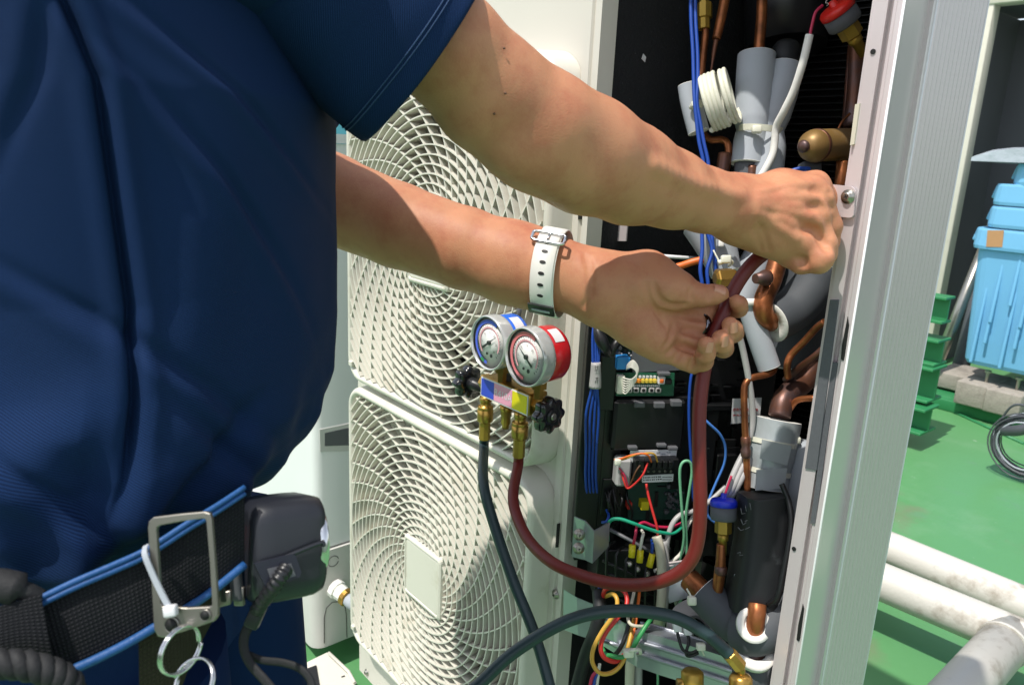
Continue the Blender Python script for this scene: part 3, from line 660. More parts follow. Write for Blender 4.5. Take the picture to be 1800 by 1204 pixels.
def on_skin(groups, pts, lift=0, n=5):
    out = []
    for x, y in spl([(x, y, 0) for x, y in pts], n)[:, :2]:
        d = surf(groups, x, y)
        if d is not None: out.append(W(x, y, d - lift))
    return out
def groove(groups, lines, blend=.004):
    S_ = SDF()
    for pts, r in lines:
        q = on_skin(groups, pts, 0); m = len(q)
        for i, (a_, b_) in enumerate(zip(q[:-1], q[1:])):
            k = lambda t: r * (.35 + .65 * math.sin(math.pi * min(1, max(0, t))) ** .6)
            if np.linalg.norm(a_ - b_) < .012: S_.seg(a_, b_, k(i / m), k((i + 1) / m))
    return (S_.p, .002, blend, -1)
def ridge(groups, lines, blend=.008, sink=.0016):
    S_ = SDF()
    for pts, r in lines:
        q = on_skin(groups, pts, -sink)
        for a_, b_ in zip(q[:-1], q[1:]):
            if np.linalg.norm(a_ - b_) < .012: S_.seg(a_, b_, r, r)
    return (S_.p, .003, blend, 1)
# ---- right arm and hand
ra_px = [(430, -200, .38, 150), (640, -40, .46, 112), (790, 88, .488, 98), (862, 165, .512, 102), (945, 229, .536, 104), (1032, 274, .565, 101), (1108, 308, .596, 86), (1180, 333, .616, 66), (1240, 352, .635, 56), (1290, 364, .65, 53)]
G = []
A = SDF(); A.chain([(W(x, y, d), px_r(r, d)) for x, y, d, r in ra_px[:-2]])
G.append((A.p, .006, .02, 1))
wr = [(W(x, y, d), px_r(r, d) * .98) for x, y, d, r in ra_px[-3:]]
A = SDF().chain(wr, FWD, 1.18); G.append((A.p, .008, .01, 1))
A = SDF()                                            # muscle relief of the forearm, elbow point, ulna head
A.seg(W(905, 262, .516), W(1000, 300, .542), .017, .019); A.seg(W(985, 214, .528), W(1105, 282, .572), .020, .015); G.append((A.p, .01, .018, 1))
A = SDF().seg(W(1304, 366, .633), W(1296, 362, .634), .0085, .009); G.append((A.p, .01, .016, 1))
Pm = SDF()
Pm.chain([(W(1296, 358, .657), .020), (W(1372, 333, .664), .0150), (W(1433, 325, .668), .0115)])
Pm.chain([(W(1296, 362, .654), .020), (W(1376, 350, .655), .0150), (W(1440, 349, .655), .0118)])
Pm.chain([(W(1296, 372, .654), .020), (W(1372, 374, .652), .0150), (W(1433, 384, .649), .0118)])
Pm.chain([(W(1300, 384, .658), .018), (W(1358, 406, .655), .0150), (W(1412, 427, .650), .0112)])
Pm.chain([(W(1320, 380, .672), .020), (W(1392, 392, .678), .020)])
Pm.chain([(W(1312, 398, .664), .017), (W(1388, 440, .664), .0135)])
G.append((Pm.p, .014, .016, 1))
def finger(pts, ko=.006, k=.0035): G.append((SDF().chain([(W(x, y, d), r) for x, y, d, r in pts]).p, k, ko, 1))
finger([(1433, 325, .668, .0112), (1467, 366, .684, .0102), (1461, 392, .694, .0092), (1436, 408, .704, .0085), (1412, 416, .702, .008)])
finger([(1440, 349, .655, .0115), (1458, 398, .664, .0105), (1455, 425, .670, .0096), (1424, 440, .690, .0088), (1400, 430, .696, .008)], .004)
finger([(1433, 384, .649, .0112), (1449, 430, .652, .0105), (1450, 446, .655, .0098), (1420, 458, .675, .0088), (1396, 448, .682, .008)], .004)
finger([(1412, 427, .650, .0108), (1444, 454, .644, .0100), (1440, 461, .645, .0094), (1408, 464, .655, .0085), (1386, 455, .666, .0078)], .004)
finger([(1330, 400, .690, .016), (1380, 436, .702, .0118), (1416, 440, .708, .0098), (1436, 428, .706, .008)], .008)
# knuckle caps, tendons, veins and the folds between the fingers
K = SDF()
for x, y in ((1434, 324), (1441, 350), (1433, 384), (1410, 424)):
    d = surf(G, x, y); K.seg(W(x, y, d + .0052), W(x - 5, y - 1, d + .0055), .0064, .0060)
G.append((K.p, .003, .009, 1))
G.append(ridge(G, [([(1336, 340), (1380, 330), (1422, 324)], .0021), ([(1334, 352), (1380, 348), (1428, 348)], .0024), ([(1334, 362), (1380, 370), (1422, 380)], .0023), ([(1332, 374), (1366, 396), (1400, 418)], .0021),
    ([(1342, 360), (1362, 356), (1386, 362), (1404, 362)], .0016), ([(1362, 356), (1378, 342), (1396, 338)], .0014), ([(1356, 384), (1376, 384), (1392, 396)], .0014)], .007, .0012))
G.append(groove(G, [([(1428, 336), (1446, 337), (1458, 346), (1464, 366)], .0026), ([(1424, 366), (1444, 366), (1455, 384), (1460, 412)], .0028), ([(1412, 404), (1432, 406), (1446, 426), (1455, 440)], .0028), ([(1413, 470), (1414, 462), (1410, 455)], .0016),
    ([(1326, 402), (1334, 420), (1338, 440)], .0009), ([(1334, 398), (1344, 418), (1350, 440)], .0008), ([(1456, 340), (1462, 338)], .0008)], .005))
G.append(ridge(G, [([(1150, 292), (1206, 318), (1262, 336), (1300, 344)], .0016)], .012, .0016))
GR = G
# ---- left arm and hand, palm towards us
la_px = [(330, 90, .70, 92), (345, 230, .74, 88), (480, 305, .76, 82), (580, 350, .76, 78), (700, 397, .742, 73), (820, 438, .722, 71), (900, 462, .708, 65), (940, 473, .702, 61), (1000, 487, .692, 56), (1050, 500, .687, 56)]
G = []
A = SDF().chain([(W(x, y, d), px_r(r, d)) for x, y, d, r in la_px[:-2]]); G.append((A.p, .006, .02, 1))
A = SDF().chain([(W(x, y, d), px_r(r, d)) for x, y, d, r in la_px[-4:]], FWD, 1.15); G.append((A.p, .012, .02, 1))
Pm = SDF()
Pm.chain([(W(1052, 500, .687), .023), (W(1120, 505, .684), .0235), (W(1172, 517, .680), .0165)])                     # thenar
Pm.chain([(W(1060, 490, .690), .021), (W(1140, 485, .690), .0200), (W(1196, 505, .684), .0140)])
Pm.chain([(W(1056, 512, .690), .022), (W(1146, 528, .700), .0165), (W(1198, 542, .700), .0108)])
Pm.chain([(W(1060, 518, .690), .022), (W(1146, 550, .700), .0160), (W(1190, 563, .700), .0108)])
Pm.chain([(W(1064, 526, .690), .022), (W(1144, 572, .698), .0155), (W(1178, 588, .697), .0108)])
Pm.chain([(W(1064, 532, .688), .0205), (W(1120, 572, .688), .0185), (W(1154, 600, .689), .0145), (W(1163, 614, .691), .0110)])   # hypothenar
G.append((Pm.p, .014, .016, 1))
G.append((SDF().chain([(W(1150, 500, .674), .012), (W(1176, 508, .671), .0145), (W(1192, 514, .671), .0125)]).p, .010, .010, 1))
finger([(1186, 505, .674, .0128), (1216, 518, .672, .0104), (1234, 520, .672, .0098), (1254, 518, .673, .0090), (1266, 516, .674, .0076)], .008)
finger([(1200, 542, .699, .0104), (1240, 546, .698, .0092), (1272, 545, .708, .0088), (1298, 542, .698, .0082), (1299, 535, .680, .0072), (1296, 531, .674, .0068)], .005)
finger([(1192, 563, .698, .0104), (1232, 571, .6935, .0092), (1262, 578, .7065, .0090), (1290, 585, .696, .0086), (1289, 579, .672, .0080), (1283, 571, .664, .0072)], .005)
finger([(1180, 588, .695, .0102), (1218, 599, .6895, .0090), (1245, 607, .7045, .0088), (1272, 612, .690, .0085), (1272, 605, .668, .0080), (1266, 594, .660, .0072)], .005)
finger([(1165, 614, .689, .0104), (1204, 633, .6850, .0090), (1221, 639, .6875, .0090), (1236, 635, .678, .0086), (1240, 622, .664, .0082), (1241, 605, .655, .0070)], .005)
G.append(groove(G, [([(1150, 498), (1154, 516), (1164, 530), (1182, 537), (1206, 536)], .0017), ([(1136, 498), (1142, 524), (1156, 552), (1170, 572)], .0009), ([(1160, 546), (1184, 552), (1206, 556)], .0010),
    ([(1166, 612), (1176, 600), (1180, 586), (1184, 572)], .0011), ([(1172, 622), (1182, 614), (1190, 604)], .0010), ([(1211, 650), (1214, 640), (1218, 632)], .0012), ([(1184, 636), (1190, 626), (1196, 616)], .0011),
    ([(1215, 527), (1213, 518), (1215, 508)], .0010), ([(1248, 526), (1247, 518), (1249, 511)], .0007), ([(1028, 448), (1034, 480), (1033, 520), (1026, 540)], .0007), ([(1036, 452), (1041, 485), (1040, 520)], .0006),
    ([(1206, 555), (1222, 557), (1246, 562)], .0030), ([(1200, 581), (1216, 584), (1238, 592)], .0032), ([(1188, 607), (1204, 612), (1228, 622)], .0032)], .004))
GL = G
def bounds(groups, clip=None):
    pts = np.array([q[i] for g in groups for q in g[0] for i in (0, 1)]); return pts.min(0) - .06, pts.max(0) + .06
BODY = MB()
for gs, h in ((GR, .0016), (GL, .0016)):
    lo, hi = bounds(gs); v, f = surface_nets(gs, lo, hi, h); BODY.add(v, f.tolist(), True)
# trunk, neck and head inside and above the shirt
TB = W(0, 0, 1) * 0
KS = .78
def T(s, d, z): return np.array([0, 0, H]) + (E1 * s + E2 * d + UP * z) * KS      # right of the lens, away from it, above it
G = [([q for q in SDF().chain([(T(-.32, .63, -.16), .095), (T(-.31, .63, -.05), .098), (T(-.29, .64, .13), .09)], E2, .82).p], .05, .03, 1)]
G.append((SDF().chain([(T(-.29, .50, .15), .05), (T(-.29, .78, .15), .05)]).p, .03, .06, 1))
G.append((SDF().chain([(T(-.31, .63, .2), .055), (T(-.45, .60, .32), .055)]).p, .02, .05, 1))
hb = T(-.48, .60, .32); HP = lambda a, b, c: hb + E1 * a + E2 * b + UP * c
Hd = SDF().seg(HP(.02, 0, .10), HP(.045, 0, .095), .092, .088, E2, 1.18).seg(HP(.065, 0, .03), HP(.10, 0, .015), .055, .04, E2, 1.1); G.append((Hd.p, .05, .04, 1))
G.append((SDF().seg(HP(.15, 0, .055), HP(.137, 0, .09), .013, .008).p, .01, .02, 1))
for sg in (-1, 1): G.append((SDF().seg(HP(.03, sg * .082, .07), HP(.023, sg * .086, .10), .012, .016, E2, 2.).p, .01, .008, 1))
lo, hi = bounds(G); lo -= .1; hi += .1; v, f = surface_nets(G, lo, hi, .008); BODY.add(v, f.tolist(), True)
person = thing('person', 'technician in a navy polo shirt gripping the dark red hose with both hands', 'person', T(-.33, .64, -H / KS))
body = obj('body', BODY, 'skin', person)
hm = MB(); Pq = []
for i, a_ in enumerate(np.linspace(0.02, 1.75, 12)):
    Pq.append([HP(.02, 0, .105) + .099 * (math.sin(a_) * (math.cos(t) * E1 * 1.08 + math.sin(t) * E2 * .88) + math.cos(a_) * UP) - E1 * .012 for t in np.linspace(0, 2 * math.pi, 24, endpoint=False)])
hm.grid(Pq, cv=True); obj('hair', hm, 'hair', person)
def nail(c, nrm, along, w_, l_):
    nrm = _n(nrm); along = _n(along - nrm * np.dot(along, nrm)); sd = np.cross(along, nrm); P = []
    for i in np.linspace(-1, 1, 7):
        P.append([c + along * l_ * i * .5 + sd * w_ * .5 * math.sin(j) * (1 - .25 * max(0, -i) ** 2) - nrm * w_ * .32 * (1 - math.cos(j)) for j in np.linspace(-1.2, 1.2, 7)])
    mb = MB().grid(P); return obj('fingernail', mb, 'nail', body)
for x, y, al, w_, l_ in ((1266, 508, RIGHT + DOWN * .1, .0088, .011), (1292, 576, DOWN + RIGHT * .25, .0086, .0100), (1277, 600, DOWN + RIGHT * .3, .0086, .0105), (1249, 611, DOWN + RIGHT * .05, .0075, .0098)):
    d = surf(GL, x, y)
    if d is None: continue
    p = W(x, y, d); g_ = np.array([evalg(GL, (p + e_)[None])[0] - evalg(GL, (p - e_)[None])[0] for e_ in np.eye(3) * .0015]); nail(p + _n(g_) * .0004, g_, np.array(al), w_, l_)
for x, y, d in ((886, 77, .46), (888, 152, .46), (868, 190, .465)):
    c = W(x, y, d); rr0 = evalg(GR, c[None])[0]; c = c + FWD * (rr0 + .0002); nail_ = MB().lathe([(.0009, 0), (.0007, .0004), (0.0, .0005)], c, -FWD, 8); obj('mole', nail_, 'wire_brown', body)
# ---- shirt
def shirt_r(phi, z):
    """half-width / half-depth of the cloth round the trunk, with its folds"""
    return 0
zs_ = np.array([.20, .15, .105, .03, -.04, -.10, -.15, -.19, -.215, -.235, -.25, -.262, -.268])
xr = np.array([-.225, -.208, -.188, -.162, -.162, -.161, -.161, -.164, -.173, -.187, -.205, -.228, -.246])
xlft = np.array([-.52, -.50, -.49, -.485, -.48, -.48, -.485, -.49, -.50, -.50, -.495, -.485, -.475])
dn_ = np.array([.405, .414, .418, .422, .42, .418, .408, .393, .385, .383, .390, .404, .420])
df_ = np.array([.92, .90, .87, .85, .84, .84, .84, .84, .84, .84, .835, .825, .815])
def shirt_point(phi, z0):
    z = z0
    i = lambda a: np.interp(-z, -zs_, a)
    a0, a1, b0, b1 = i(xlft), i(xr), i(dn_), i(df_); cs, sn = math.cos(phi), math.sin(phi)
    e = .86; cs2 = math.copysign(abs(cs) ** e, cs); sn2 = math.copysign(abs(sn) ** e, sn)
    zt = z - .028 * min(1, max(0, (-z - .12) / .13))
    p = T((a0 + a1) / 2 + (a1 - a0) / 2 * cs2, (b0 + b1) / 2 - (b1 - b0) / 2 * sn2, zt)
    nrm = _n(E1 * cs / (a1 - a0) - E2 * sn / (b1 - b0)); s = 0
    dg = math.degrees(phi); low = np.clip((-z - .06) / .2, 0, 1)
    pc = 59 + 4 * (z + .1) / .2                          # the long pleat below the arm
    w1 = np.clip((z + .215) / .05, 0, 1) * np.clip((.15 - z) / .04, 0, 1)
    s += -.0105 * w1 * math.exp(-((dg - pc) / .95) ** 2) + .0050 * w1 * math.exp(-((dg - pc + 3.2) / 2.4) ** 2) + .0025 * w1 * math.exp(-((dg - pc - 3.0) / 2.2) ** 2)
    s += .007 * np.clip((.05 - z) / .1, 0, 1) * math.exp(-((dg - 45 + 60 * (z + .1)) / 9) ** 2)
    s += -.007 * math.exp(-((dg - 84 - 260 * (z + .13)) / 11) ** 2) * math.exp(-((z + .13) / .05) ** 2)      # slanted hollow at the left
    s += .009 * math.exp(-((z + .165 + .0012 * (dg - 70)) / .022) ** 2) * np.clip((dg - 55) / 12, 0, 1)
    s += low * (.0045 * math.sin(dg * .21 + z * 46) * np.clip((-z - .14) / .08, 0, 1) + .003 * math.sin(dg * .47 - z * 70 + 1) * np.clip((-z - .17) / .06, 0, 1))
    s += -.010 * math.exp(-((dg - 58 - 240 * (z + .215)) / 4.5) ** 2) * np.clip((-z - .165) / .03, 0, 1)
    s += -.009 * math.exp(-((dg - 40 + 300 * (z + .205)) / 5) ** 2) * np.clip((-z - .16) / .03, 0, 1)
    s += -.008 * math.exp(-((dg - 80 - 200 * (z + .225)) / 6) ** 2) * np.clip((-z - .18) / .03, 0, 1)
    for a_, z_, sl_, wd_, am_ in ((28, .02, 420, 2.6, -.0045), (38, -.02, 300, 2.2, -.0035), (22, -.08, 260, 2.4, -.0035), (70, .04, -160, 2.0, -.0030), (48, -.14, 500, 3.2, -.0050), (66, -.20, 520, 2.6, -.0055), (30, -.20, 420, 2.6, -.0050)):
        t_ = (dg - a_ - sl_ * (z - z_)) / wd_; s += (am_ * math.exp(-t_ * t_) - am_ * .7 * math.exp(-((t_ - 1.9) / 1.5) ** 2)) * math.exp(-((z - z_) / .055) ** 2)
    return p + nrm * s * KS
NZ, NP = 190, 560
zz = np.linspace(.20, -.268, NZ); ph = np.concatenate([np.linspace(math.radians(-30), math.radians(130), 430, endpoint=False), np.linspace(math.radians(130), math.radians(330), 130, endpoint=False)])
P = np.array([[shirt_point(p, z) for p in ph] for z in zz])
mb = MB().grid(P, cv=True); uv = np.zeros((NZ, len(ph), 2)); seg_ = np.linalg.norm(np.diff(P[100], axis=0, append=P[100][:1]), axis=1); uv[..., 0] = np.concatenate([[0], np.cumsum(seg_)[:-1]])[None, :]; uv[..., 1] = zz[:, None]
top = [np.array([T(-.28 + .45 * (p_[0] * E1[0] + p_[1] * E1[1] + .28) if False else 0, 0, 0)]) for p_ in ()]
mb.uv = uv.reshape(-1, 2)
# shoulders: close the top up to the collar
cen = T(-.275, .64, .27); rings = []
for t in np.linspace(0, 1, 10)[1:]:
    rings.append([p + (cen + (p - cen) / np.linalg.norm(p - cen) * .06 - p) * t + UP * (.055 * math.sin(t * math.pi * .5) - .055 * t) for p in P[0]])
mb2 = MB().grid([P[0]] + rings, cv=True, flip=True); o = len(mb.v); mb.v += mb2.v; mb.f += mb2.f and [[i + o for i in f] for f in mb2.f]; mb.sm += mb2.sm
mb.uv = np.concatenate([mb.uv, np.array([[v[0] + v[1], v[2]] for v in mb2.v])])
shirt = obj('shirt', mb, 'shirt_cloth', person)
def sleeve(path, name):
    """path: (centre, radius) down the arm; cloth tube with a turned hem"""
    c = spl([q[0] for q in path], 8); r = np.interp(np.linspace(0, 1, len(c)), np.linspace(0, 1, len(path)), [q[1] for q in path])
    Tn = np.gradient(c, axis=0); Tn /= np.linalg.norm(Tn, axis=1)[:, None]; u = _n(np.cross(Tn[0], FWD)); seg = 64; rings = []; uvs = []
    L_ = np.concatenate([[0], np.cumsum(np.linalg.norm(np.diff(c, axis=0), axis=1))])
    th = np.linspace(0, 2 * np.pi, seg, endpoint=False)
    for i in range(len(c)):
        u = _n(u - Tn[i] * np.dot(u, Tn[i])); v = np.cross(Tn[i], u); k = 1 + .035 * np.sin(3 * th + 5 * i / len(c)) * (1 - .6 * i / len(c)) + .02 * np.sin(5 * th - 9 * i / len(c))
        rings.append(c[i] + (r[i] * k)[:, None] * (np.outer(np.cos(th), u) * 1.0 + np.outer(np.sin(th), v) * .92)); uvs.append(np.stack([th * r[i], np.full(seg, L_[i])], 1))
    inner = rings[-1] - Tn[-1] * .0015; last = rings[-1]; cc_ = c[-1]
    r2 = cc_ + (last - cc_) * .985 + Tn[-1] * .002; r3 = cc_ + (last - cc_) * .955 + Tn[-1] * .001; r4 = cc_ + (last - cc_) * .94 - Tn[-1] * .05
    for q in (r2, r3, r4): rings.append(q); uvs.append(uvs[len(c) - 1] + [0, .002])
    m = MB().grid(rings, cv=True); m.uv = np.array(uvs).reshape(-1, 2); o = obj(name, m, 'shirt_cloth', shirt)
    hem = MB()
    for k_ in (.86, .90):
        i = int(k_ * (len(c) - 1)); hem.tube(c[i] + (rings[i] - c[i]) * 1.006, .0004, 4, closed=True)
    obj('stitching', hem, 'stitch', o); return o
cd = _n(W(790, 85, .51) - W(700, 20, .497))
sleeve([(W(330, -240, .37), .058), (W(460, -112, .425), .057), (W(590, -10, .455), .061), (W(680, 62, .472), .0625), (W(733, 107, .482), .0610)], 'sleeve')
sleeve([(T(-.28, .76, .15), .07), (T(-.29, .85, .09), .07), (T(-.29, .88, .02), .066)], 'sleeve')
# ---- trousers and boots
P = []; Pu = []
for z in np.linspace(-.245, -.46, 40):
    row = []
    for p in np.linspace(0, 2 * math.pi, 120, endpoint=False):
        f = np.clip((-z - .245) / .2, 0, 1); a1, a0 = -.262 + .012 * f, -.470; b0, b1 = .438 - .012 * f, .82
        cs, sn = math.cos(p), math.sin(p); s = .003 * math.sin(p * 9 + z * 60) * f + .002 * math.sin(p * 17 - z * 90) * f
        row.append(T((a0 + a1) / 2 + (a1 - a0) / 2 * math.copysign(abs(cs) ** .9, cs) * (1 + s * 4), (b0 + b1) / 2 - (b1 - b0) / 2 * math.copysign(abs(sn) ** .9, sn) * (1 + s * 4), z))
    P.append(row); Pu.append([(p * .2, z) for p in np.linspace(0, 2 * math.pi, 120, endpoint=False)])
mb = MB().grid(P, cv=True); mb.uv = np.array(Pu).reshape(-1, 2)
tr = obj('trousers', mb, 'trouser_cloth', person)
for s, d in ((-.345, .53), (-.345, .74)):
    zk = -H / KS; c = spl([T(s, d, -.42), T(s + .03, d, -.85), T(s + .03, d, -.92), T(s - .015, d, zk + .1)], 8); r = np.interp(np.linspace(0, 1, len(c)), [0, .3, .6, 1], [.092, .082, .075, .062])
    obj('trouser_leg', MB().tube(c, r, 32), 'trouser_cloth', tr)
    bt = MB(); b0 = T(s - .015, d, zk); bt.tube(spl([b0 + UP * .13, b0 + UP * .07, b0 + UP * .045 + E1 * .06, b0 + UP * .036 + E1 * .17], 6), np.interp(np.linspace(0, 1, 19), [0, .4, .8, 1], [.052, .054, .046, .032]), 20); bt.box(b0 + E1 * .06 + UP * .012, (.29, .1, .022), (E1, E2, UP), bev=.008); obj('boot', bt, 'boot', person)
# ------------------------------------------------------------------ inside the service bay
EU = _n((R @ np.array([9200., 88., F])) * [1, 1, 0]); EN = np.cross(EU, UP); EN = EN if np.dot(EN, FWD) < 0 else -EN
EP0 = W(1130, 690, .955)
def ep(off): return EP0 + EN * off
def epatch(name, poly, off, th, m, parent, **k): return patch(name, poly, ep(off), EN, th, m, parent, **k)
def EW(px, py, off): return WP(px, py, ep(off), EN)
def ebox(name, a, b, c, d, off, dep, m, parent, bev=.001, **k):
    """box whose front face spans the photo rectangle, standing dep deep behind it"""
    p, q = EW(a, b, off), EW(c, d, off); ctr = (p + q) / 2 - EN * dep / 2; w_, h_ = abs(np.dot(q - p, EU)), abs((q - p)[2])
    mb = MB().box(ctr, (w_, dep, h_), (EU, EN, UP), bev=bev, seg=1); return obj(name, mb, m, parent, **k) if name else mb
# --- control box
cb = thing('control_box', 'black plastic electrical control box with green circuit boards in the bay', 'control box', EW(1150, 1000, -.02))
ebox('housing', 1040, 552, 1322, 975, -.008, .05, 'black_plastic', cb)
mb = MB()
for a in ((1036, 560, 1046, 960, .006), (1070, 556, 1078, 960, .004), (1060, 712, 1075, 720, .006), (1195, 700, 1206, 860, .006), (1242, 712, 1338, 722, .012), (1240, 715, 1250, 850, .010), (1075, 698, 1215, 704, .008), (1225, 655, 1240, 760, .006), (1060, 842, 1072, 905, .006)):
    q = ebox(None, *a[:4], a[4], a[4] + .010, None, None); mb.add(q.v, q.f)
obj('rib', mb, 'black_plastic', cb, kind='stuff')
ebox('cover_block', 1082, 704, 1200, 792, .020, .03, 'black_plastic', cb, bev=.004)
mb = MB()
for x, y in ((1125, 712), (1160, 713), (1190, 710)):
    q = ebox(None, x - 9, y - 5, x + 9, y + 5, .024, .010, None, None); mb.add(q.v, q.f)
for x, y in ((1113, 788), (1164, 784), (1184, 789)):
    q = ebox(None, x - 8, y - 3, x + 8, y + 3, .026, .010, None, None); mb.add(q.v, q.f)
obj('tab', mb, 'shield_grey', cb, kind='stuff')
mb = MB()
for a in ((1245, 760, 1262, 775), (1262, 772, 1290, 812), (1215, 788, 1246, 808), (1258, 786, 1300, 804), (1262, 800, 1296, 852)):
    q = ebox(None, *a, RNG.uniform(.0, .012), .015, None, None); mb.add(q.v, q.f)
obj('relief', mb, 'black_plastic', cb, kind='stuff')
mb = MB()
for i in range(150):                                 # moulded ledges, clips and pockets of the housing
    x, y = RNG.uniform(1042, 1320), RNG.uniform(556, 970); w_, h_ = (RNG.uniform(2, 5), RNG.uniform(8, 34)) if RNG.random() < .5 else (RNG.uniform(6, 26), RNG.uniform(1.5, 4))
    q = ebox(None, x, y, x + w_, y + h_, RNG.uniform(-.004, .006), .012, None, None, bev=.0004); mb.add(q.v, q.f)
obj('moulding', mb, 'black_plastic', cb, kind='stuff')
mb = MB()
for i in range(9):
    x = RNG.uniform(1062, 1108); mb.tube(spl([EW(x, 858 + RNG.uniform(0, 14), .012), EW(x + RNG.uniform(-6, 8), 880, .022), EW(x + RNG.uniform(-4, 12), 900, .018), EW(x + RNG.uniform(0, 16), 922, .008)], 6), RNG.uniform(.0012, .0020), 6)
obj('black_lead', mb, 'wire_black', cb, kind='stuff')
# boards
up_ = epatch('circuit_board', [(1074, 566), (1228, 566), (1228, 640), (1074, 640)], .004, .002, 'pcb_dark', cb, label='dark green circuit board half hidden by the palm')
mb = MB()
for i in range(70):
    x, y, s = RNG.uniform(1078, 1220), RNG.uniform(570, 634), RNG.uniform(1.2, 4); q = ebox(None, x - s, y - s * .8, x + s, y + s * .8, .008, .004, None, None, bev=0); mb.add(q.v, q.f)
obj('component', mb, 'shield_grey', up_, kind='stuff')
mb = MB()
for i in range(46):
    x, y, s = RNG.uniform(1078, 1220), RNG.uniform(570, 634), RNG.uniform(.8, 1.8); q = ebox(None, x - s, y - s * .6, x + s, y + s * .6, .007, .003, None, None, bev=0); mb.add(q.v, q.f)
obj('solder_pad', mb, 'label_white', up_, kind='stuff')
mb = MB(); c = [EW(1108 + 7 * math.cos(t), 596 + 5 * math.sin(t), .010) for t in np.linspace(0, 6.28, 12)]; mb.tube(c, .0012, 5, caps=False)
for i in range(5): mb.tube([EW(1098 + 5 * math.cos(t) + i * 6, 603 + 5 * math.sin(t), .009) for t in np.linspace(0, 6.28, 10)], .0006, 4, caps=False)
obj('coil_winding', mb, 'wire_grey', up_)
ebox('connector', 1083, 578, 1094, 587, .012, .010, 'label_white', up_)
epatch('shield_plate', [(1112, 618), (1180, 618), (1206, 650), (1112, 655)], .011, .003, 'shield_grey', cb)
ebox('capacitor_shadow_block', 1112, 612, 1124, 632, .014, .01, 'black_plastic', cb) if False else None
ebox('relay', 1085, 628, 1107, 650, .020, .016, 'relay_blue', cb)
lb = epatch('circuit_board', [(1083, 655), (1186, 656), (1184, 696), (1083, 696)], .012, .002, 'pcb', cb, label='bright green display board with a row of orange and yellow lamps')
for i, (x, m_) in enumerate(((1117, 'led_orange'), (1124, 'led_orange'), (1131, 'led_yellow'), (1138, 'led_yellow'), (1145, 'led_yellow'), (1152, 'led_yellow'))):
    ebox('lamp', x - 2.6, 667, x + 2.6, 674, .017, .006, m_, lb, bev=.0008)
for x in (1107, 1119, 1132, 1146, 1158): 
    s = ebox('push_button', x - 4.5, 682, x + 4.5, 691, .016, .005, 'wire_grey', lb); ebox('button_cap', x - 2.4, 684, x + 2.4, 689, .0185, .003, 'black_plastic', s)
mb = MB()
for x in np.arange(1110, 1160, 3.4): q = ebox(None, x, 676.5, x + 2, 680, .014, .003, None, None, bev=0); mb.add(q.v, q.f)
for x in np.arange(1124, 1156, 6.4): q = ebox(None, x, 661, x + 3.4, 665, .0145, .003, None, None, bev=0); mb.add(q.v, q.f)
obj('solder_pad', mb, 'label_white', lb, kind='stuff')
s = ebox('switch', 1158, 662, 1169, 676, .018, .006, 'label_white', lb); ebox('switch_slider', 1161, 667, 1167, 674, .020, .003, 'wire_orange', s)
ebox('relay_small', 1170, 667, 1181, 676, .018, .006, 'black_plastic', lb); ebox('jack', 1158, 655, 1179, 661, .02, .008, 'shield_grey', lb)
cn = ebox('white_connector', 1087, 661, 1097, 693, .022, .010, 'zip_white', lb)
ws = thing('connector_wires', 'loop of thin white wires on the white connector of the display board', 'wires', EW(1096, 690, .025))
for i in range(7):
    y = 664 + i * 4.2; k = i / 6; pts = [EW(1095, y, .022), EW(1101, y + 2, .028), EW(1112 + 4 * k, 668 + 6 * k - 2, .034), EW(1121 - 2 * k, 655 + 2 * i * .6, .036), EW(1121 - 3 * k, 644 + 1.4 * i, .036), EW(1113 - k * 3, 634 + 2.2 * i * .9, .034), EW(1104, 640 + 1.2 * i, .028), EW(1101, 650, .018)]
    obj('wire', MB().tube(spl(pts, 6), .0009, 6), 'wire_white', ws)
low = epatch('circuit_board', [(1104, 848), (1204, 846), (1204, 912), (1104, 914)], .000, .002, 'pcb_dark', cb, label='dark green power board at the bottom of the box')
mb = MB()
for i in range(26):
    x, y, s = RNG.uniform(1170, 1202), RNG.uniform(855, 905), RNG.uniform(1, 3); q = ebox(None, x - s, y - s, x + s, y + s, .005, .006, None, None, bev=0); mb.add(q.v, q.f)
obj('component', mb, 'shield_grey', low, kind='stuff'); ebox('yellow_connector', 1128, 882, 1141, 897, .012, .014, 'ferrule', low); ebox('red_connector', 1104, 884, 1111, 896, .010, .012, 'wire_red', low)
pl_ = epatch('rating_label', [(1108, 792), (1190, 790), (1187, 818), (1107, 812)], .022, .001, 'label_white', cb)
mb = MB()
for i in range(5):
    q = epatch(None, rect(1136 + i * 9, 794 + (i % 2) * 3, 1143 + i * 9, 796 + (i % 2) * 3), .0226, .0003, None, None); mb.add(q.v, q.f)
obj('print', mb, 'foam_grey', pl_, kind='stuff')
tb = obj('terminal_strip', ebox(None, 1118, 808, 1190, 846, .034, .03, None, None), 'black_plastic', cb)
for i in range(6):
    ebox('terminal', 1126 + i * 10.2, 811, 1133 + i * 10.2, 824, .042, .012, 'black_plastic', tb); 
for i in range(6): ebox('terminal_screw', 1128 + i * 10, 827, 1132 + i * 10, 831, .036, .004, 'steel', tb)
tl = epatch('terminal_label', [(1128, 836), (1184, 833), (1183, 846), (1129, 848)], .0352, .001, 'label_white', cb)
mb = MB()
for r_i in range(2):
    for i in range(9):
        x = 1131 + i * 3.6 + RNG.uniform(-.5, .5); q = epatch(None, rect(x, 838.4 + r_i * 4.4 - i * .2, x + RNG.uniform(1.6, 2.8), 840.4 + r_i * 4.4 - i * .2), .0357, .0002, None, None); mb.add(q.v, q.f)
for i in range(2): q = epatch(None, rect(1164, 838 + i * 4.5, 1181, 838.8 + i * 4.5), .0357, .0002, None, None); mb.add(q.v, q.f)
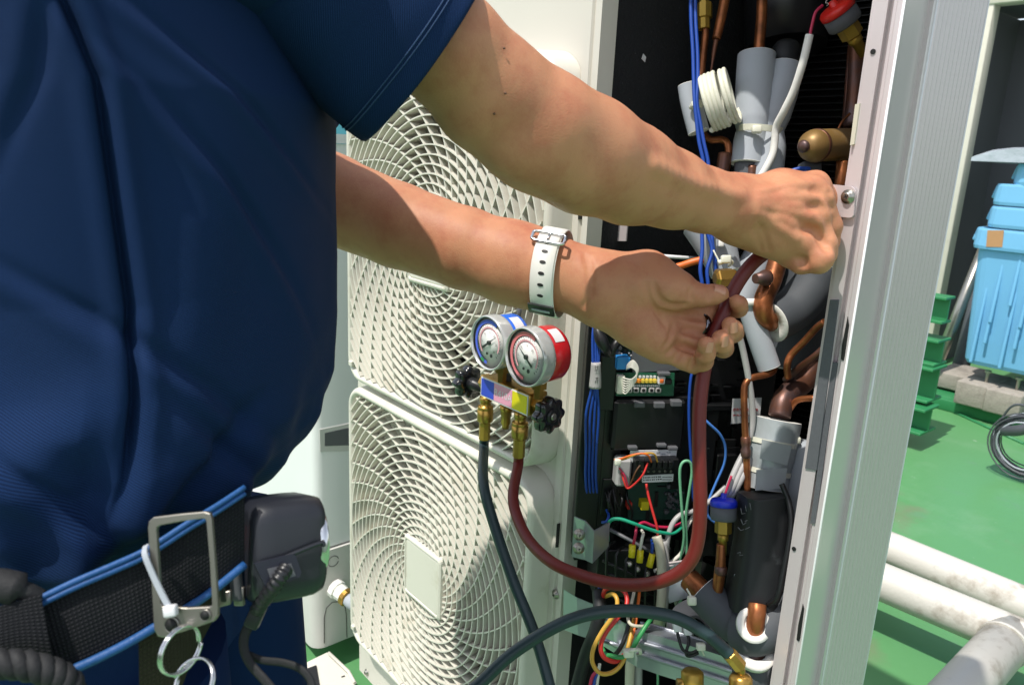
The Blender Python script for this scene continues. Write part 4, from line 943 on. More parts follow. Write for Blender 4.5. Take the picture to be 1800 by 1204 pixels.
obj('print', mb, 'print_black', tl, kind='stuff')
ebox('white_socket', 1086, 808, 1108, 856, .026, .02, 'wire_grey', cb, bev=.003)
clipb = MB(); q = spl([EW(1049, 562, .02), EW(1052, 585, .03), EW(1062, 608, .034), EW(1071, 622, .026)], 8); clipb.tube(q, np.interp(np.linspace(0, 1, len(q)), [0, .5, 1], [.003, .008, .005]), 10)
obj('cable_clip', clipb, 'rubber_skin', cb)
obj('cable_clip', MB().tube(spl([EW(1073, 624, .026), EW(1082, 606, .026), EW(1094, 590, .02)], 6), .0055, 8), 'black_plastic', cb)
ebox('clip_block', 1056, 566, 1074, 582, .018, .016, 'shield_grey', cb); ebox('clip_block', 1058, 626, 1078, 722, .014, .02, 'black_plastic', cb)
tag_ = thing('paper_tag', 'white paper tag with two rows of red print behind the copper pipe', 'paper tag', EW(1310, 722, .02), )
tg = epatch('sheet', [(1288, 701), (1339, 699), (1335, 741), (1285, 745)], .022, .0006, 'label_white', tag_)
mb = MB()
for r_i, (y0, h_) in enumerate(((717, 5.5), (728, 3.2))):
    for i in range(8):
        x = 1289 + i * 5.6
        for s in range(3): q = epatch(None, rect(x + s * 1.6, y0 + RNG.uniform(0, 1.5), x + s * 1.6 + .8, y0 + h_), .0224, .0002, None, None); mb.add(q.v, q.f)
        q = epatch(None, rect(x, y0 + h_ * .3, x + 4.2, y0 + h_ * .3 + 1), .0225, .0002, None, None); mb.add(q.v, q.f)
obj('print', mb, 'print_red', tag_, kind='stuff')
# --- wiring left of the box
for i, (x0, x1, x2) in enumerate(((1040, 1041, 1031), (1045, 1046, 1037), (1049, 1049, 1043), (1053, 1051, 1049))):
    wires('blue_wire', [EW(x0 + 6, 556, .012), EW(x0 + 2, 590, .02), EW(x1 + 1, 640, .026), EW(x1 - 1, 682, .026), EW(x2 - 1 + i * 1.5, 730, .024), EW(x2 - 1, 790, .018), EW(x2 - 2, 835, .012), EW(x2 + 1, 875, .002)], .0017, 'wire_blue', ('leftmost', 'second from left', 'third from left', 'rightmost')[i] + ' dark blue wire running through the printed grey sleeve', 'wire', 'blue wires left of the control box')
c = [EW(1047.5, 637, .027), EW(1047, 660, .027), EW(1046, 681, .027)]; sl_ = thing('wire_sleeve', 'printed grey wire sleeve round the blue wires at the left of the bay', 'wire sleeve', c[2])
obj('sleeve_tube', MB().tube(spl(c, 5), np.interp(np.linspace(0, 1, 11), [0, 1], [.0058, .0076]), 14), 'wire_grey', sl_)
mb = MB()
for i, (dx, dy, w_, h_) in enumerate(((-2, 643, .8, 7), (0, 645, 3, .8), (2.4, 643, .8, 7), (-3, 651, 5, .8), (-1, 664, 5, .9), (1, 664, .9, 9), (-2, 669, 1, 4))):
    q = patch(None, rect(1048 + dx, dy, 1048 + dx + w_, dy + h_), EW(1047, 660, .0345), EN, .0003, None, None); mb.add(q.v, q.f)
obj('print', mb, 'print_black', sl_, kind='stuff')
# red, orange and yellow wires round the terminal strip
for nm, pts, r, m_, lab in (
    ('orange_wire', [(1080, 808, .03), (1092, 806, .036), (1110, 800, .042), (1128, 797, .046), (1140, 801, .046), (1145, 812, .040)], .0013, 'wire_orange', 'orange wire arching from the white socket to the terminal strip'),
    ('yellow_wire', [(1084, 810, .028), (1100, 806, .038), (1118, 799, .044), (1148, 797, .044), (1156, 812, .040)], .0012, 'wire_yellow', 'yellow wire next to the orange wire above the terminal strip'),
    ('red_wire', [(1092, 830, .030), (1097, 846, .036), (1103, 858, .038), (1116, 850, .042), (1130, 834, .046), (1139, 813, .042)], .0013, 'wire_red', 'red wire curving under the white socket up to the terminal strip'),
    ('red_wire', [(1088, 822, .032), (1098, 836, .036), (1104, 856, .036)], .0012, 'wire_crimson', 'short dark red wire on the face of the white socket'),
    ('brown_wire', [(1104, 858, .034), (1112, 842, .040), (1118, 828, .042), (1128, 814, .040)], .0011, 'wire_brown', 'thin brown wire between the white socket and the terminal strip'),
    ('red_wire', [(1136, 850, .036), (1140, 872, .042), (1149, 905, .050), (1155, 928, .054), (1156, 950, .052)], .0017, 'wire_red', 'bright red wire dropping from the terminal label into the cream sleeve'),
    ('crimson_wire', [(1112, 962, .056), (1117, 940, .058), (1120, 925, .052), (1132, 918, .046), (1152, 925, .044), (1180, 926, .040), (1200, 918, .034)], .0019, 'wire_crimson', 'crimson wire running from the left yellow ferrule past the teal wire'),
    ('white_wire', [(1124, 970, .060), (1129, 945, .062), (1131, 938, .050), (1128, 932, .034)], .0020, 'wire_white', 'white wire above the middle yellow ferrule'),
    ('blue_wire', [(1145, 978, .058), (1147, 958, .056), (1146, 948, .036)], .0021, 'wire_blue', 'thick blue wire above the right yellow ferrule'),
    ('teal_wire', [(1069, 950, .030), (1068, 928, .040), (1074, 914, .048), (1090, 912, .052), (1112, 919, .056), (1136, 928, .056), (1160, 935, .054), (1182, 937, .050), (1196, 928, .044), (1201, 915, .034)], .0022, 'wire_teal', 'teal wire sagging across the bottom of the control box'),
    ('blue_wire', [(1058, 918, .026), (1066, 916, .030), (1070, 906, .024), (1066, 896, .012)], .0018, 'wire_blue', 'short blue wire end left of the teal wire'),
    ('white_cable', [(1195, 1080, .030), (1175, 1000, .044), (1172, 960, .050), (1180, 925, .048), (1196, 905, .044), (1222, 897, .040), (1248, 880, .036), (1275, 855, .030)], .0034, 'wire_grey', 'grey white cable looping behind the dark red hose at the bottom of the box'),
    ('white_cable', [(1150, 1004, .04), (1176, 990, .044), (1200, 968, .046), (1206, 930, .046), (1220, 905, .036)], .0026, 'wire_white', 'thin white cable crossing behind the mint green wires'),
    ('mint_wire', [(1188, 1010, .040), (1202, 950, .052), (1199, 900, .056), (1195, 840, .056), (1197, 818, .056), (1205, 810, .056), (1214, 814, .056), (1216, 832, .056), (1212, 860, .056), (1206, 905, .054), (1207, 960, .050), (1206, 1000, .048), (1192, 1070, .046), (1160, 1130, .050), (1156, 1210, .05)], .0018, 'wire_mint', 'mint green wire bent in a tall narrow loop beside the hose'),
    ('blue_wire', [(1222, 636, .030), (1214, 668, .034), (1211, 720, .036), (1213, 780, .036), (1217, 830, .036), (1219, 880, .03)], .0019, 'wire_blue', 'blue wire running down just left of the dark red hose'),
    ('blue_wire', [(1228, 728, .036), (1248, 746, .040), (1266, 764, .040), (1275, 786, .038), (1273, 815, .036), (1258, 850, .034), (1246, 880, .034), (1244, 905, .036), (1256, 918, .036)], .0017, 'wire_light_blue', 'light blue wire curving out to the right of the dark red hose'),
):
    wires(nm, [EW(*q) for q in pts], r, m_, lab, 'wire')
obj('cable_tie', MB().box(EW(1086, 812, .036), (.008, .006, .008), (EU, EN, UP), bev=.0015), 'zip_white', None, 'small white tie knot holding the orange and yellow wires', None, 'cable tie', loc=EW(1086, 812, .036))
# --- terminal block with three yellow ferrules
tk = thing('terminal_block', 'black terminal block with three yellow ferrules at the foot of the bay', 'terminal block', EW(1110, 1010, .03))
ebox('block', 1052, 968, 1172, 1046, .030, .05, 'black_plastic', tk)
for i in range(7):
    x = 1066 + i * 17; y = 958 + i * 9
    mb = MB(); P = [EW(x - 12, y + 22, .055), EW(x - 10, y + 2, .055), EW(x + 2, y - 6, .055), EW(x + 2, y + 60, .055), EW(x - 12, y + 60, .055)]
    Q = [p - EN * .04 + EU * .0 for p in P]; mb.tube([EW(x, y + 74, .06), EW(x, y + 8, .06), EW(x + 7, y - 2, .055), EW(x + 14, y - 6, .04)], .0018, 5)
    obj('divider', mb, 'black_plastic', tk)
mb = MB()
for i in range(4): mb.tube([EW(1060 + i * 4, 985 + i * 20, .052), EW(1180 + i * 3, 1040 + i * 20, .052)], .0022, 4)
obj('tie_bar', mb, 'black_plastic', tk, kind='stuff')
mb = MB().tube([EW(1072, 930, .02), EW(1160, 978, .04)], .0025, 6); obj('edge_bar', mb, 'shield_grey', tk)
for (x, y, x2, y2) in ((1112, 957, 1110, 979), (1126, 966, 1124, 988), (1147, 973, 1141, 996)):
    obj('ferrule', MB().tube([EW(x, y, .060), EW(x2, y2, .064)], .0042, 14), 'ferrule', tk)
    obj('terminal_screw', MB().lathe([(.004, 0), (.004, .003), (.002, .004)], EW(x2 - 4, y2 + 11, .056), EN + UP * .4, 10), 'steel', tk)
cs = obj('cream_sleeve', MB().tube(spl([EW(1154, 942, .056), EW(1160, 965, .062), EW(1163, 1000, .066), EW(1162, 1060, .066), EW(1150, 1110, .06), EW(1112, 1150, .06), EW(1106, 1215, .06)], 8), .0062, 12), 'wire_cream', None, 'cream cable sleeve coming out beside the yellow ferrules', None, 'cable', loc=EW(1160, 1000, .06))
wires('grey_cable', [EW(1166, 950, .05), EW(1170, 1000, .058), EW(1168, 1060, .060), EW(1158, 1108, .058), EW(1126, 1150, .056), EW(1122, 1215, .056)], .0052, 'wire_grey', 'grey cable behind the cream sleeve at the foot of the bay', 'cable')
# --- bottom left looms
DB = .93
for nm, pts, r, m_, lab in (
    ('ochre_wire', [(1064, 1048, .93), (1078, 1044, .90), (1085, 1056, .89), (1080, 1078, .88), (1058, 1110, .88), (1043, 1140, .88), (1042, 1165, .88), (1056, 1183, .88), (1078, 1180, .885), (1096, 1160, .89), (1108, 1120, .90), (1114, 1080, .92)], .0026, 'wire_yellow', 'ochre wire in a big loop at the lower left of the bay'),
    ('red_wire', [(1060, 1050, .93), (1064, 1036, .92), (1082, 1032, .91), (1098, 1040, .90), (1102, 1060, .89), (1090, 1080, .885), (1066, 1110, .885), (1056, 1135, .885), (1062, 1155, .885), (1082, 1162, .89), (1098, 1150, .90)], .0028, 'wire_red', 'red wire looping inside the ochre loop'),
    ('green_wire', [(1148, 1082, .90), (1132, 1105, .89), (1112, 1138, .885), (1094, 1154, .885), (1074, 1152, .89), (1062, 1146, .90), (1048, 1110, .92)], .0028, 'wire_green', 'green wire crossing the red and ochre loops'),
    ('cream_wire', [(1116, 1034, .93), (1110, 1060, .91), (1104, 1084, .90), (1108, 1096, .89), (1120, 1100, .89), (1140, 1100, .90)], .0020, 'wire_cream', 'cream wire hooked beside the green wire'),
    ('black_wire', [(1112, 1036, .94), (1108, 1080, .91), (1100, 1116, .90), (1088, 1142, .90), (1070, 1160, .92)], .0026, 'wire_black', 'black wire inside the red loop'),
    ('brown_wire', [(1124, 1040, .94), (1118, 1090, .91), (1108, 1130, .90), (1098, 1158, .90)], .0020, 'wire_orange', 'orange brown wire inside the ochre loop'),
    ('black_cable', [(1052, 1040, .94), (1054, 1075, .92), (1046, 1110, .92), (1030, 1150, .93), (1012, 1215, .94)], .0082, 'black_rubber', 'thick black cable falling down the left of the bay'),
    ('crimson_wire', [(1048, 1180, .92), (1040, 1192, .92), (1034, 1225, .92)], .0022, 'wire_crimson', 'crimson wire end at the bottom left of the bay'),
    ('blue_wire', [(1051, 1180, .92), (1045, 1195, .92), (1040, 1225, .92)], .0022, 'wire_blue', 'blue wire end between the crimson and white ones at the bottom'),
    ('white_wire', [(1054, 1166, .92), (1051, 1190, .92), (1047, 1225, .92)], .0020, 'wire_white', 'white wire end beside the blue one at the bottom'),
    ('blue_wire', [(1052, 1018, .95), (1054, 1030, .94), (1054, 1045, .94)], .0024, 'wire_blue', 'short blue wire dropping beside the black cable'),
):
    wires(nm, pd(*pts), r, m_, lab, 'wire')
obj('cable_tie', MB().box(W(1105, 1147, .875), (.012, .008, .010), (EU, EN, UP), bev=.002).tube(spl(pd((1100, 1148, .88), (1112, 1142, .868), (1124, 1142, .872), (1126, 1148, .88)), 5), .0022, 6), 'zip_white', None, 'white cable tie round the wire looms at the bottom', None, 'cable tie', loc=W(1105, 1147, .875))
# --- galvanised brackets
br = thing('mounting_bracket', 'galvanised bracket with two screws left of the terminal block', 'bracket', W(1010, 990, .92))
def mpatch(name, pts, th, m, parent):
    P = [W(*p) for p in pts]; n = _n(np.cross(P[1] - P[0], P[2] - P[0])); n = n if np.dot(n, FWD) < 0 else -n; P2 = [p - n * th for p in P]; c = len(P)
    mb = MB().add(P + P2, [list(range(c)), list(range(c, 2 * c))[::-1]] + [[i, c + i, c + (i + 1) % c, (i + 1) % c] for i in range(c)]); return obj(name, mb, m, parent)
def poly(pts): return pts
mpatch('plate', [(1009, 908, .905), (1028, 916, .895), (1028, 984, .905), (1005, 978, .915)], .002, 'galv', br)
mpatch('flange', [(1028.5, 916, .895), (1044, 934, .890), (1041, 990, .90), (1028.5, 984, .905)], .002, 'galv', br)
mpatch('flange', [(1044.5, 934, .890), (1072, 918, .925), (1070, 960, .93), (1041.5, 990, .90)], .002, 'galv', br)
for x, y in ((1018, 939), (1017, 963)): screw(x, y, 0, .0048, br, W(x, y, .898), -FWD)
lb_ = thing('valve_bracket', 'pale galvanised valve bracket across the bottom of the bay', 'bracket', W(1200, 1200, .86))
def bandp(name, top, bot, off=0): 
    P = [[W(x, y, d) for x, y, d in top], [W(x, y, d) for x, y, d in bot]]
    mb = MB().grid(P, smooth=False); Q = [[p + FWD * .002 for p in r] for r in P]; mb.grid(Q, flip=True, smooth=False); return mb
top = [(991, 1036, .985), (1014, 1050, .972), (1046, 1063, .965), (1120, 1108, .90), (1160, 1118, .885), (1250, 1146, .855), (1330, 1172, .83), (1372, 1186, .815)]
bot = [(990, 1106, .99), (1016, 1116, .975), (1046, 1126, .968), (1120, 1172, .905), (1160, 1186, .89), (1250, 1214, .86), (1330, 1240, .835), (1372, 1254, .82)]
obj('web', bandp('', top, bot), 'galv', lb_)
bk = [(x + 6, y - 14, d + .03) for x, y, d in top[3:]]
obj('top_flange', bandp('', bk, [(x, y, d) for x, y, d in top[3:]]), 'galv', lb_)
lip = [(x, y, d) for x, y, d in bk]; obj('rolled_edge', MB().tube(spl([W(*q) for q in lip], 6), .0022, 6), 'galv', lb_)
for t in (0.3, .62):
    q = [W(a[0] * (1 - t) + b[0] * t, a[1] * (1 - t) + b[1] * t, a[2] * (1 - t) + b[2] * t - .002) for a, b in zip(top[3:], bot[3:])]; obj('pressed_rib', MB().tube(spl(q, 6), .003, 6), 'galv', lb_)
mpatch('end_tab', [(1372, 1184, .814), (1378, 1192, .800), (1372, 1256, .80), (1366, 1256, .818)], .002, 'galv', lb_)
for x, y in ((1065, 1086), (1075, 1130)): obj('pressed_rib', MB().tube([W(x - 16, y - 6, .935), W(x + 20, y + 8, .928)], .003, 6), 'galv', lb_)
bc = thing('back_cover', 'pale galvanised cover plate behind the grey cable', 'plate', W(1190, 1040, .95))
mpatch('plate', [(1168, 992, .96), (1204, 992, .95), (1210, 1050, .95), (1176, 1060, .96)], .002, 'galv', bc); mpatch('edge', [(1168, 991, .958), (1204, 986, .94), (1204, 991, .948), (1168, 996, .957)], .002, 'steel_grey', bc)
# ------------------------------------------------------------------ refrigerant pipes, foam sleeves, sensors in the bay
def pipe(pts, r, m, label, cat='pipe', name='copper_pipe', group=None, seg=14, n=8, **k):
    q = spl([W(*p) for p in pts], n); rr = r if np.isscalar(r) else np.interp(np.linspace(0, 1, len(q)), np.linspace(0, 1, len(r)), r)
    return obj(name, MB().tube(q, rr, seg), m, None, label, None, cat, group, **k)
def foam(pts, r, ri, m, label, name='foam_sleeve', group='grey foam sleeves on the pipes', n=8, end='foam_white'):
    q = spl([W(*p) for p in pts], n); rr = np.full(len(q), r) if np.isscalar(r) else np.interp(np.linspace(0, 1, len(q)), np.linspace(0, 1, len(r)), r)
    t = thing(name, label, 'foam sleeve', q[0], group); obj('outer_skin', MB().tube(q, rr, 24, caps=False), m, t)
    for i, s in ((0, 1), (-1, -1)):
        T_ = _n(q[1] - q[0]) if i == 0 else _n(q[-1] - q[-2]); o = q[i]
        obj('cut_end', MB().lathe([(rr[i], 0), (rr[i] * .98, -.0006), (ri, -.0004), (ri, .02)], o, T_ * s, 24), end, t)
    return t
# upper left
pipe([(1240, 20, .90), (1240, 60, .90), (1235, 110, .90), (1231, 160, .90), (1230, 210, .90), (1238, 236, .90), (1250, 246, .895), (1268, 246, .89), (1279, 254, .885), (1280, 280, .885), (1272, 320, .885), (1266, 360, .885)], .0042, 'copper', 'copper pipe running down behind the blue wires and bending under the white coil')
obj('brass_fitting', MB().lathe([(.007, 0), (.007, .012), (.0095, .013), (.0095, .03), (.006, .031), (.006, .045)], W(1238, 52, .90), -DOWN, 8, smooth=False), 'brass_dull', None, 'brass fitting at the top of the bay behind the blue wires', None, 'fitting', loc=W(1238, 30, .90))
pipe([(1276, -10, .89), (1268, 30, .89), (1259, 70, .89)], [.0058, .0058, .0050], 'copper', 'copper pipe slanting down from the top and narrowing to a thin tube')
pipe([(1259, 70, .89), (1255, 92, .89), (1252, 112, .89), (1249, 132, .89)], [.0030, .0026, .0014, .0012], 'copper_dark', 'thin copper tube leading into the white coil', 'tube')
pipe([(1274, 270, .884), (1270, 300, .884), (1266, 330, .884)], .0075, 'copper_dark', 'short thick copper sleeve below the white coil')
cap = thing('capillary_coil', 'coil of cream sheathed capillary tube beside the grey foam sleeves', 'coil', W(1262, 225, .87))
ca = W(1240, 184, .868); cb_ = ca + _n(RIGHT * .88 - FWD * .42 - DOWN * .22) * .028; ax = _n(cb_ - ca); u = _n(DOWN - ax * np.dot(DOWN, ax)); v = np.cross(ax, u); v = v if np.dot(v, FWD) > 0 else -v
nt_ = 6
def coil(t0, t1, off, rad):
    P = []
    for t in np.linspace(t0, t1, int((t1 - t0) * 40)):
        s = t / nt_; P.append(ca + (cb_ - ca) * (s if s < .72 else .72 + (s - .72) * 1.0) + off + rad * (math.cos(2 * math.pi * t) * u * 1.08 + math.sin(2 * math.pi * t) * v))
    return P
obj('turns', MB().tube(coil(0, 4.2, ax * 0, .0285), .0028, 8), 'capillary', cap)
obj('loose_turns', MB().tube(coil(4.2, 6.2, ax * .003, .0278), .0026, 8), 'capillary', cap)
foam([(1210, 150, .885), (1216, 185, .885), (1228, 232, .885)], .0125, .006, 'foam_grey', 'small grey foam sleeve tucked behind the blue wires')
obj('cable_tie', MB().tube(spl(pd((1215, 190, .870), (1221, 181, .862), (1230, 180, .862), (1232, 186, .868)), 5), .0030, 8).box(W(1222, 184, .858), (.009, .006, .007), (RIGHT, FWD, DOWN), bev=.0015), 'zip_white', None, 'cream cable tie round the blue wires left of the white coil', None, 'cable tie', loc=W(1222, 184, .86))
for i, dx in enumerate((-4, 4)):
    wires('blue_wire', pd((1218 + dx, -10, .86), (1219 + dx, 40, .858), (1222 + dx, 90, .856), (1223 + dx * .9, 140, .854), (1223 + dx * .5, 178, .852), (1227 + dx * .7, 210, .852), (1233 + dx, 250, .852), (1241 + dx, 290, .852), (1240 + dx, 340, .852), (1238 + dx, 400, .852), (1240 + dx * 1.4 + i * 6, 440, .850), (1237 + dx * 1.5, 475, .848), (1240 + dx * 1.2, 510, .848), (1234 + dx, 560, .85)), .0022, ('wire_blue', 'wire_blue')[i], ('left of the two blue wires hanging down the felt lining', 'right of the two blue wires hanging down the felt lining')[i], 'wire', 'blue wires down the felt lining')
wires('blue_wire', pd((1250, 396, .86), (1252, 430, .858), (1258, 470, .856), (1258, 540, .86)), .0026, 'wire_blue', 'dark blue wire beside the brass nut', 'wire')
# the two big grey foam sleeves and their tie
foam([(1330, 97, .885), (1328, 130, .885), (1325, 175, .884), (1323, 212, .883), (1322, 230, .882), (1319, 250, .882), (1314, 288, .882)], [.0218, .0220, .0216, .0205, .0180, .0196, .0198], .010, 'foam_grey', 'wide grey foam sleeve pinched by a cable tie, left of the pair')
foam([(1381, 116, .885), (1372, 160, .884), (1360, 205, .883), (1355, 230, .882), (1352, 260, .881), (1345, 310, .88), (1338, 370, .88)], [.0190, .0205, .0190, .0150, .0190, .0205, .020], .010, 'foam_grey', 'grey foam sleeve leaning right with a grey cable across it')
ellip = [W(1338 + 39 * math.cos(t), 229 + 3 * math.cos(t) - 5 * math.sin(t), .876 - .021 * math.sin(t)) for t in np.linspace(-.3, math.pi + .3, 20)]
ct = thing('cable_tie', 'cream cable tie pinching the two big grey foam sleeves', 'cable tie', W(1338, 229, .85)); mb = MB()
P = [[p + UP * .0035, p - UP * .0035] for p in ellip]; mb.grid(P); mb.grid([[b + FWD * .0015, a + FWD * .0015] for a, b in P], flip=False); obj('band', mb, 'zip_white', ct)
obj('head', MB().box(W(1330, 228, .853), (.011, .007, .009), (RIGHT, FWD, DOWN), bev=.002), 'zip_white', ct)
pipe([(1340, -10, .885), (1338, 40, .885), (1333, 98, .885)], .0062, 'copper', 'straight copper pipe entering the top of the wide grey foam sleeve')
obj('black_stub', MB().lathe([(.0165, -.02), (.0165, .016), (.012, .022), (.0, .024)], W(1380, 108, .89), -DOWN * .9 + RIGHT * .1, 20), 'black_rubber', None, 'black rubber stub on top of the leaning foam sleeve', None, 'stub', loc=W(1380, 108, .89))
obj('compressor_top', MB().lathe([(.050, .0), (.050, .09), (.044, .10), (.02, .104), (0, .105)], W(1380, 86, .955), -DOWN, 28), 'rubber_skin', None, 'dark glossy drum at the top of the bay behind the copper pipe', None, 'drum', loc=W(1380, 86, .955))
pipe([(1312, 286, .882), (1308, 330, .882), (1300, 400, .88)], .0135, 'gasket', 'ribbed dark grey pipe end under the wide foam sleeve', name='ribbed_pipe', n=4)
pipe([(1322, 292, .872), (1320, 330, .872)], .0062, 'copper_dark', 'short copper pipe beside the ribbed pipe end')
# red-capped sensor and its cable
def sensor(name, p, axis, cap_m, r, lab, ring=False):
    t = thing(name, lab, 'sensor', p); axis = _n(axis)
    obj('cap', MB().lathe([(0, -.0085), (r * .5, -.0085), (r * .9, -.0075), (r, -.005), (r, .0)], p, axis, 28), cap_m, t)
    obj('nipple', MB().lathe([(r * .22, -.014), (r * .25, -.0085), (r * .4, -.008)], p, axis, 14), cap_m, t)
    obj('body', MB().lathe([(r * .97, .0002), (r * .97, .0135), (r * .9, .0155)], p, axis, 28), 'gasket', t)
    obj('hex_nut', MB().lathe([(r * .5, .0157), (r * .62, .0165), (r * .62, .030), (r * .5, .031)], p, axis, 6, smooth=False), 'brass_dull', t)
    obj('brass_neck', MB().lathe([(r * .40, .031), (r * .40, .038), (r * .30, .039), (r * .28, .055)], p, axis, 12), 'brass_dull', t)
    return t
rs = sensor('pressure_sensor', W(1474, 22, .80), RIGHT * .62 + DOWN * .68 + FWD * .3, 'cap_red', .0185, 'red capped pressure sensor at the top right of the bay')
mb = MB()
for i, dx in enumerate((-.003, .002)):
    c = W(1466, 15, .80) - _n(RIGHT * .62 + DOWN * .68 + FWD * .3) * .0095; u1, v1 = _n(RIGHT * .7 - DOWN * .7), _n(RIGHT * .3 + DOWN * .8)
    mb.tube([c + u1 * (dx * 1.2) + v1 * y + u1 * x for x, y in ((.0016, -.002), (0, -.0025), (-.0014, -.001), (.0012, .0008), (.0008, .0024), (-.0014, .002))], .00035, 5)
obj('mark', mb, 'dial', rs)
wires('red_wire', pd((1446, 10, .79), (1434, 22, .79), (1428, 42, .792), (1423, 66, .795)), .0016, 'wire_crimson', 'pair of thin red wires leaving the red capped sensor', 'wire')
wires('grey_cable', pd((1423, 62, .795), (1412, 108, .80), (1396, 158, .815), (1378, 196, .83), (1365, 222, .845), (1362, 246, .85), (1358, 272, .852), (1344, 300, .855), (1325, 330, .86)), .0042, 'foam_white', 'pale grey cable crossing the leaning foam sleeve down from the red sensor', 'cable', seg=12)
# horizontal brown accumulator
ac = thing('accumulator', 'brown horizontal cylinder with a domed brazed end right of the foam sleeves', 'cylinder', W(1420, 257, .80))
q = W(1424, 257, .80); ax = _n(W(1520, 252, .86) - q)
obj('shell', MB().lathe([(0, -.009), (.0075, -.0085), (.012, -.004), (.0155, .0005), (.0172, .006), (.0172, .14)], q, ax, 30), 'accumulator', ac)
obj('weld_ring', MB().lathe([(.0173, .0085), (.0178, .010), (.0178, .012), (.0173, .0135)], q, ax, 30), 'copper_dark', ac)
obj('stub_end', MB().lathe([(.0062, -.010), (.0068, -.013), (.004, -.0155), (0, -.0158)], q, ax, 16), 'copper_dark', ac)
for pts, r, m_, lab in (
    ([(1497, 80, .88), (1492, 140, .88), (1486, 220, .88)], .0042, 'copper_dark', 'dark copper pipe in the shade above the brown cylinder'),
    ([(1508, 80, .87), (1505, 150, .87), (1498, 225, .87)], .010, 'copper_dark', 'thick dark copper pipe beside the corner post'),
    ([(1494, 200, .85), (1480, 215, .85), (1470, 235, .85)], .0014, 'copper', 'hair thin copper tube above the brown cylinder'),
    ([(1481, 285, .82), (1478, 320, .82), (1470, 360, .83)], .0066, 'copper', 'copper pipe between the brown cylinder and the fixing plate')):
    pipe(pts, r, m_, lab)
wires('blue_wire', pd((1375, 310, .82), (1388, 302, .815), (1405, 297, .812), (1424, 297, .812)), .0022, 'wire_blue', 'blue wire hooked under the brown cylinder', 'wire')
wires('blue_wire', pd((1395, 310, .82), (1406, 302, .815), (1418, 300, .812)), .0020, 'wire_blue', 'second short blue wire under the brown cylinder', 'wire')
obj('grey_clamp', MB().box(W(1423, 296, .825), (.022, .018, .012), (RIGHT, FWD, DOWN), bev=.003), 'foam_dark', None, 'small grey clamp under the domed end of the brown cylinder', None, 'clamp', loc=W(1423, 296, .825))
# centre: grey tube, clip, tie and brass nut between the hands
foam([(1240, 392, .895), (1258, 430, .89), (1276, 480, .885)], [.028, .024, .018], .010, 'foam_grey', 'grey foam sleeve behind the blue wires between the two hands')
obj('white_clip', MB().box(W(1264, 413, .855), (.011, .008, .009), (RIGHT, FWD, DOWN), bev=.002).tube(spl(pd((1262, 412, .853), (1272, 410, .85), (1284, 420, .853), (1292, 430, .86)), 5), .0032, 8).box(W(1267, 428, .855), (.006, .006, .008), (RIGHT, FWD, DOWN), bev=.001), 'foam_white', None, 'white plastic clip on the grey sleeve above the brass nut', None, 'clip', loc=W(1264, 413, .855))
obj('cable_tie', MB().box(W(1276, 456, .84), (.011, .007, .009), (RIGHT, FWD, DOWN), bev=.0015).tube(pd((1262, 463, .842), (1274, 458, .842)), .0030, 8).tube(spl(pd((1254, 440, .845), (1260, 452, .843), (1264, 460, .842)), 4), .0010, 6).tube(spl(pd((1282, 456, .842), (1288, 462, .845), (1280, 468, .85)), 4), .0016, 6), 'zip_white', None, 'cream cable tie with a loose tail just above the brass nut', None, 'cable tie', loc=W(1276, 456, .84))
wires('orange_wire', pd((1180, 472, .88), (1198, 467, .876), (1216, 461, .872), (1236, 456, .87)), .0042, 'wire_orange', 'orange red wire pointing up to the blue wires above the thumb', 'wire', seg=10)
obj('edge_strip', MB().tube([W(1148, 449, .92), W(1232, 455, .915)], .0024, 6), 'label_white', None, 'white edge strip across the bottom of the felt lining', None, 'strip', loc=W(1148, 449, .92))
obj('brass_nut', MB().lathe([(.006, -.002), (.0095, 0), (.0105, .0015), (.0105, .019), (.0095, .021), (.006, .0215)], W(1259, 489, .835), RIGHT * .97 - DOWN * .08 + FWD * .2, 6, smooth=False), 'brass', None, 'shiny brass hex nut just above the thumb', None, 'nut', loc=W(1259, 489, .835))
foam([(1352, 420, .90), (1322, 480, .90), (1300, 540, .90)], .020, .01, 'foam_grey', 'grey foam sleeve hidden behind the dark red hose by the right hand')
# thick orange copper bend, dark foam, and thin copper pipes at right
pipe([(1385, 400, .85), (1370, 450, .845), (1356, 495, .84), (1343, 525, .835), (1342, 548, .835), (1352, 565, .845), (1365, 566, .87)], .0108, 'copper', 'thick orange copper pipe bending into the dark foam sleeve', seg=20)
obj('braze_joint', MB().lathe([(.0085, 0), (.0095, .004), (.007, .010), (.0055, .018)], W(1350, 488, .825), -RIGHT * .9 + DOWN * .1 - FWD * .4, 12), 'copper_dark', None, 'brazed side joint on the thick orange copper pipe', None, 'joint', loc=W(1350, 488, .825))
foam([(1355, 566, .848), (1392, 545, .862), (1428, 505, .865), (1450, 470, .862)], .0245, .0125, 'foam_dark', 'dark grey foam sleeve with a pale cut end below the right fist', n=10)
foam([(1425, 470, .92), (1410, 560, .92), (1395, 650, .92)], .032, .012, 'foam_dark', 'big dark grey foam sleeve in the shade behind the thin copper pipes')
foam([(1316, 535, .850), (1332, 588, .850), (1352, 646, .852)], .0128, .006, 'foam_grey', 'straight grey foam sleeve slanting down from the fingers')
obj('white_collar', MB().lathe([(.0115, -.004), (.0118, .004)], W(1318, 532, .845), DOWN, 20), 'foam_white', None, 'white collar at the upper end of the straight grey sleeve', None, 'collar', loc=W(1318, 532, .845))
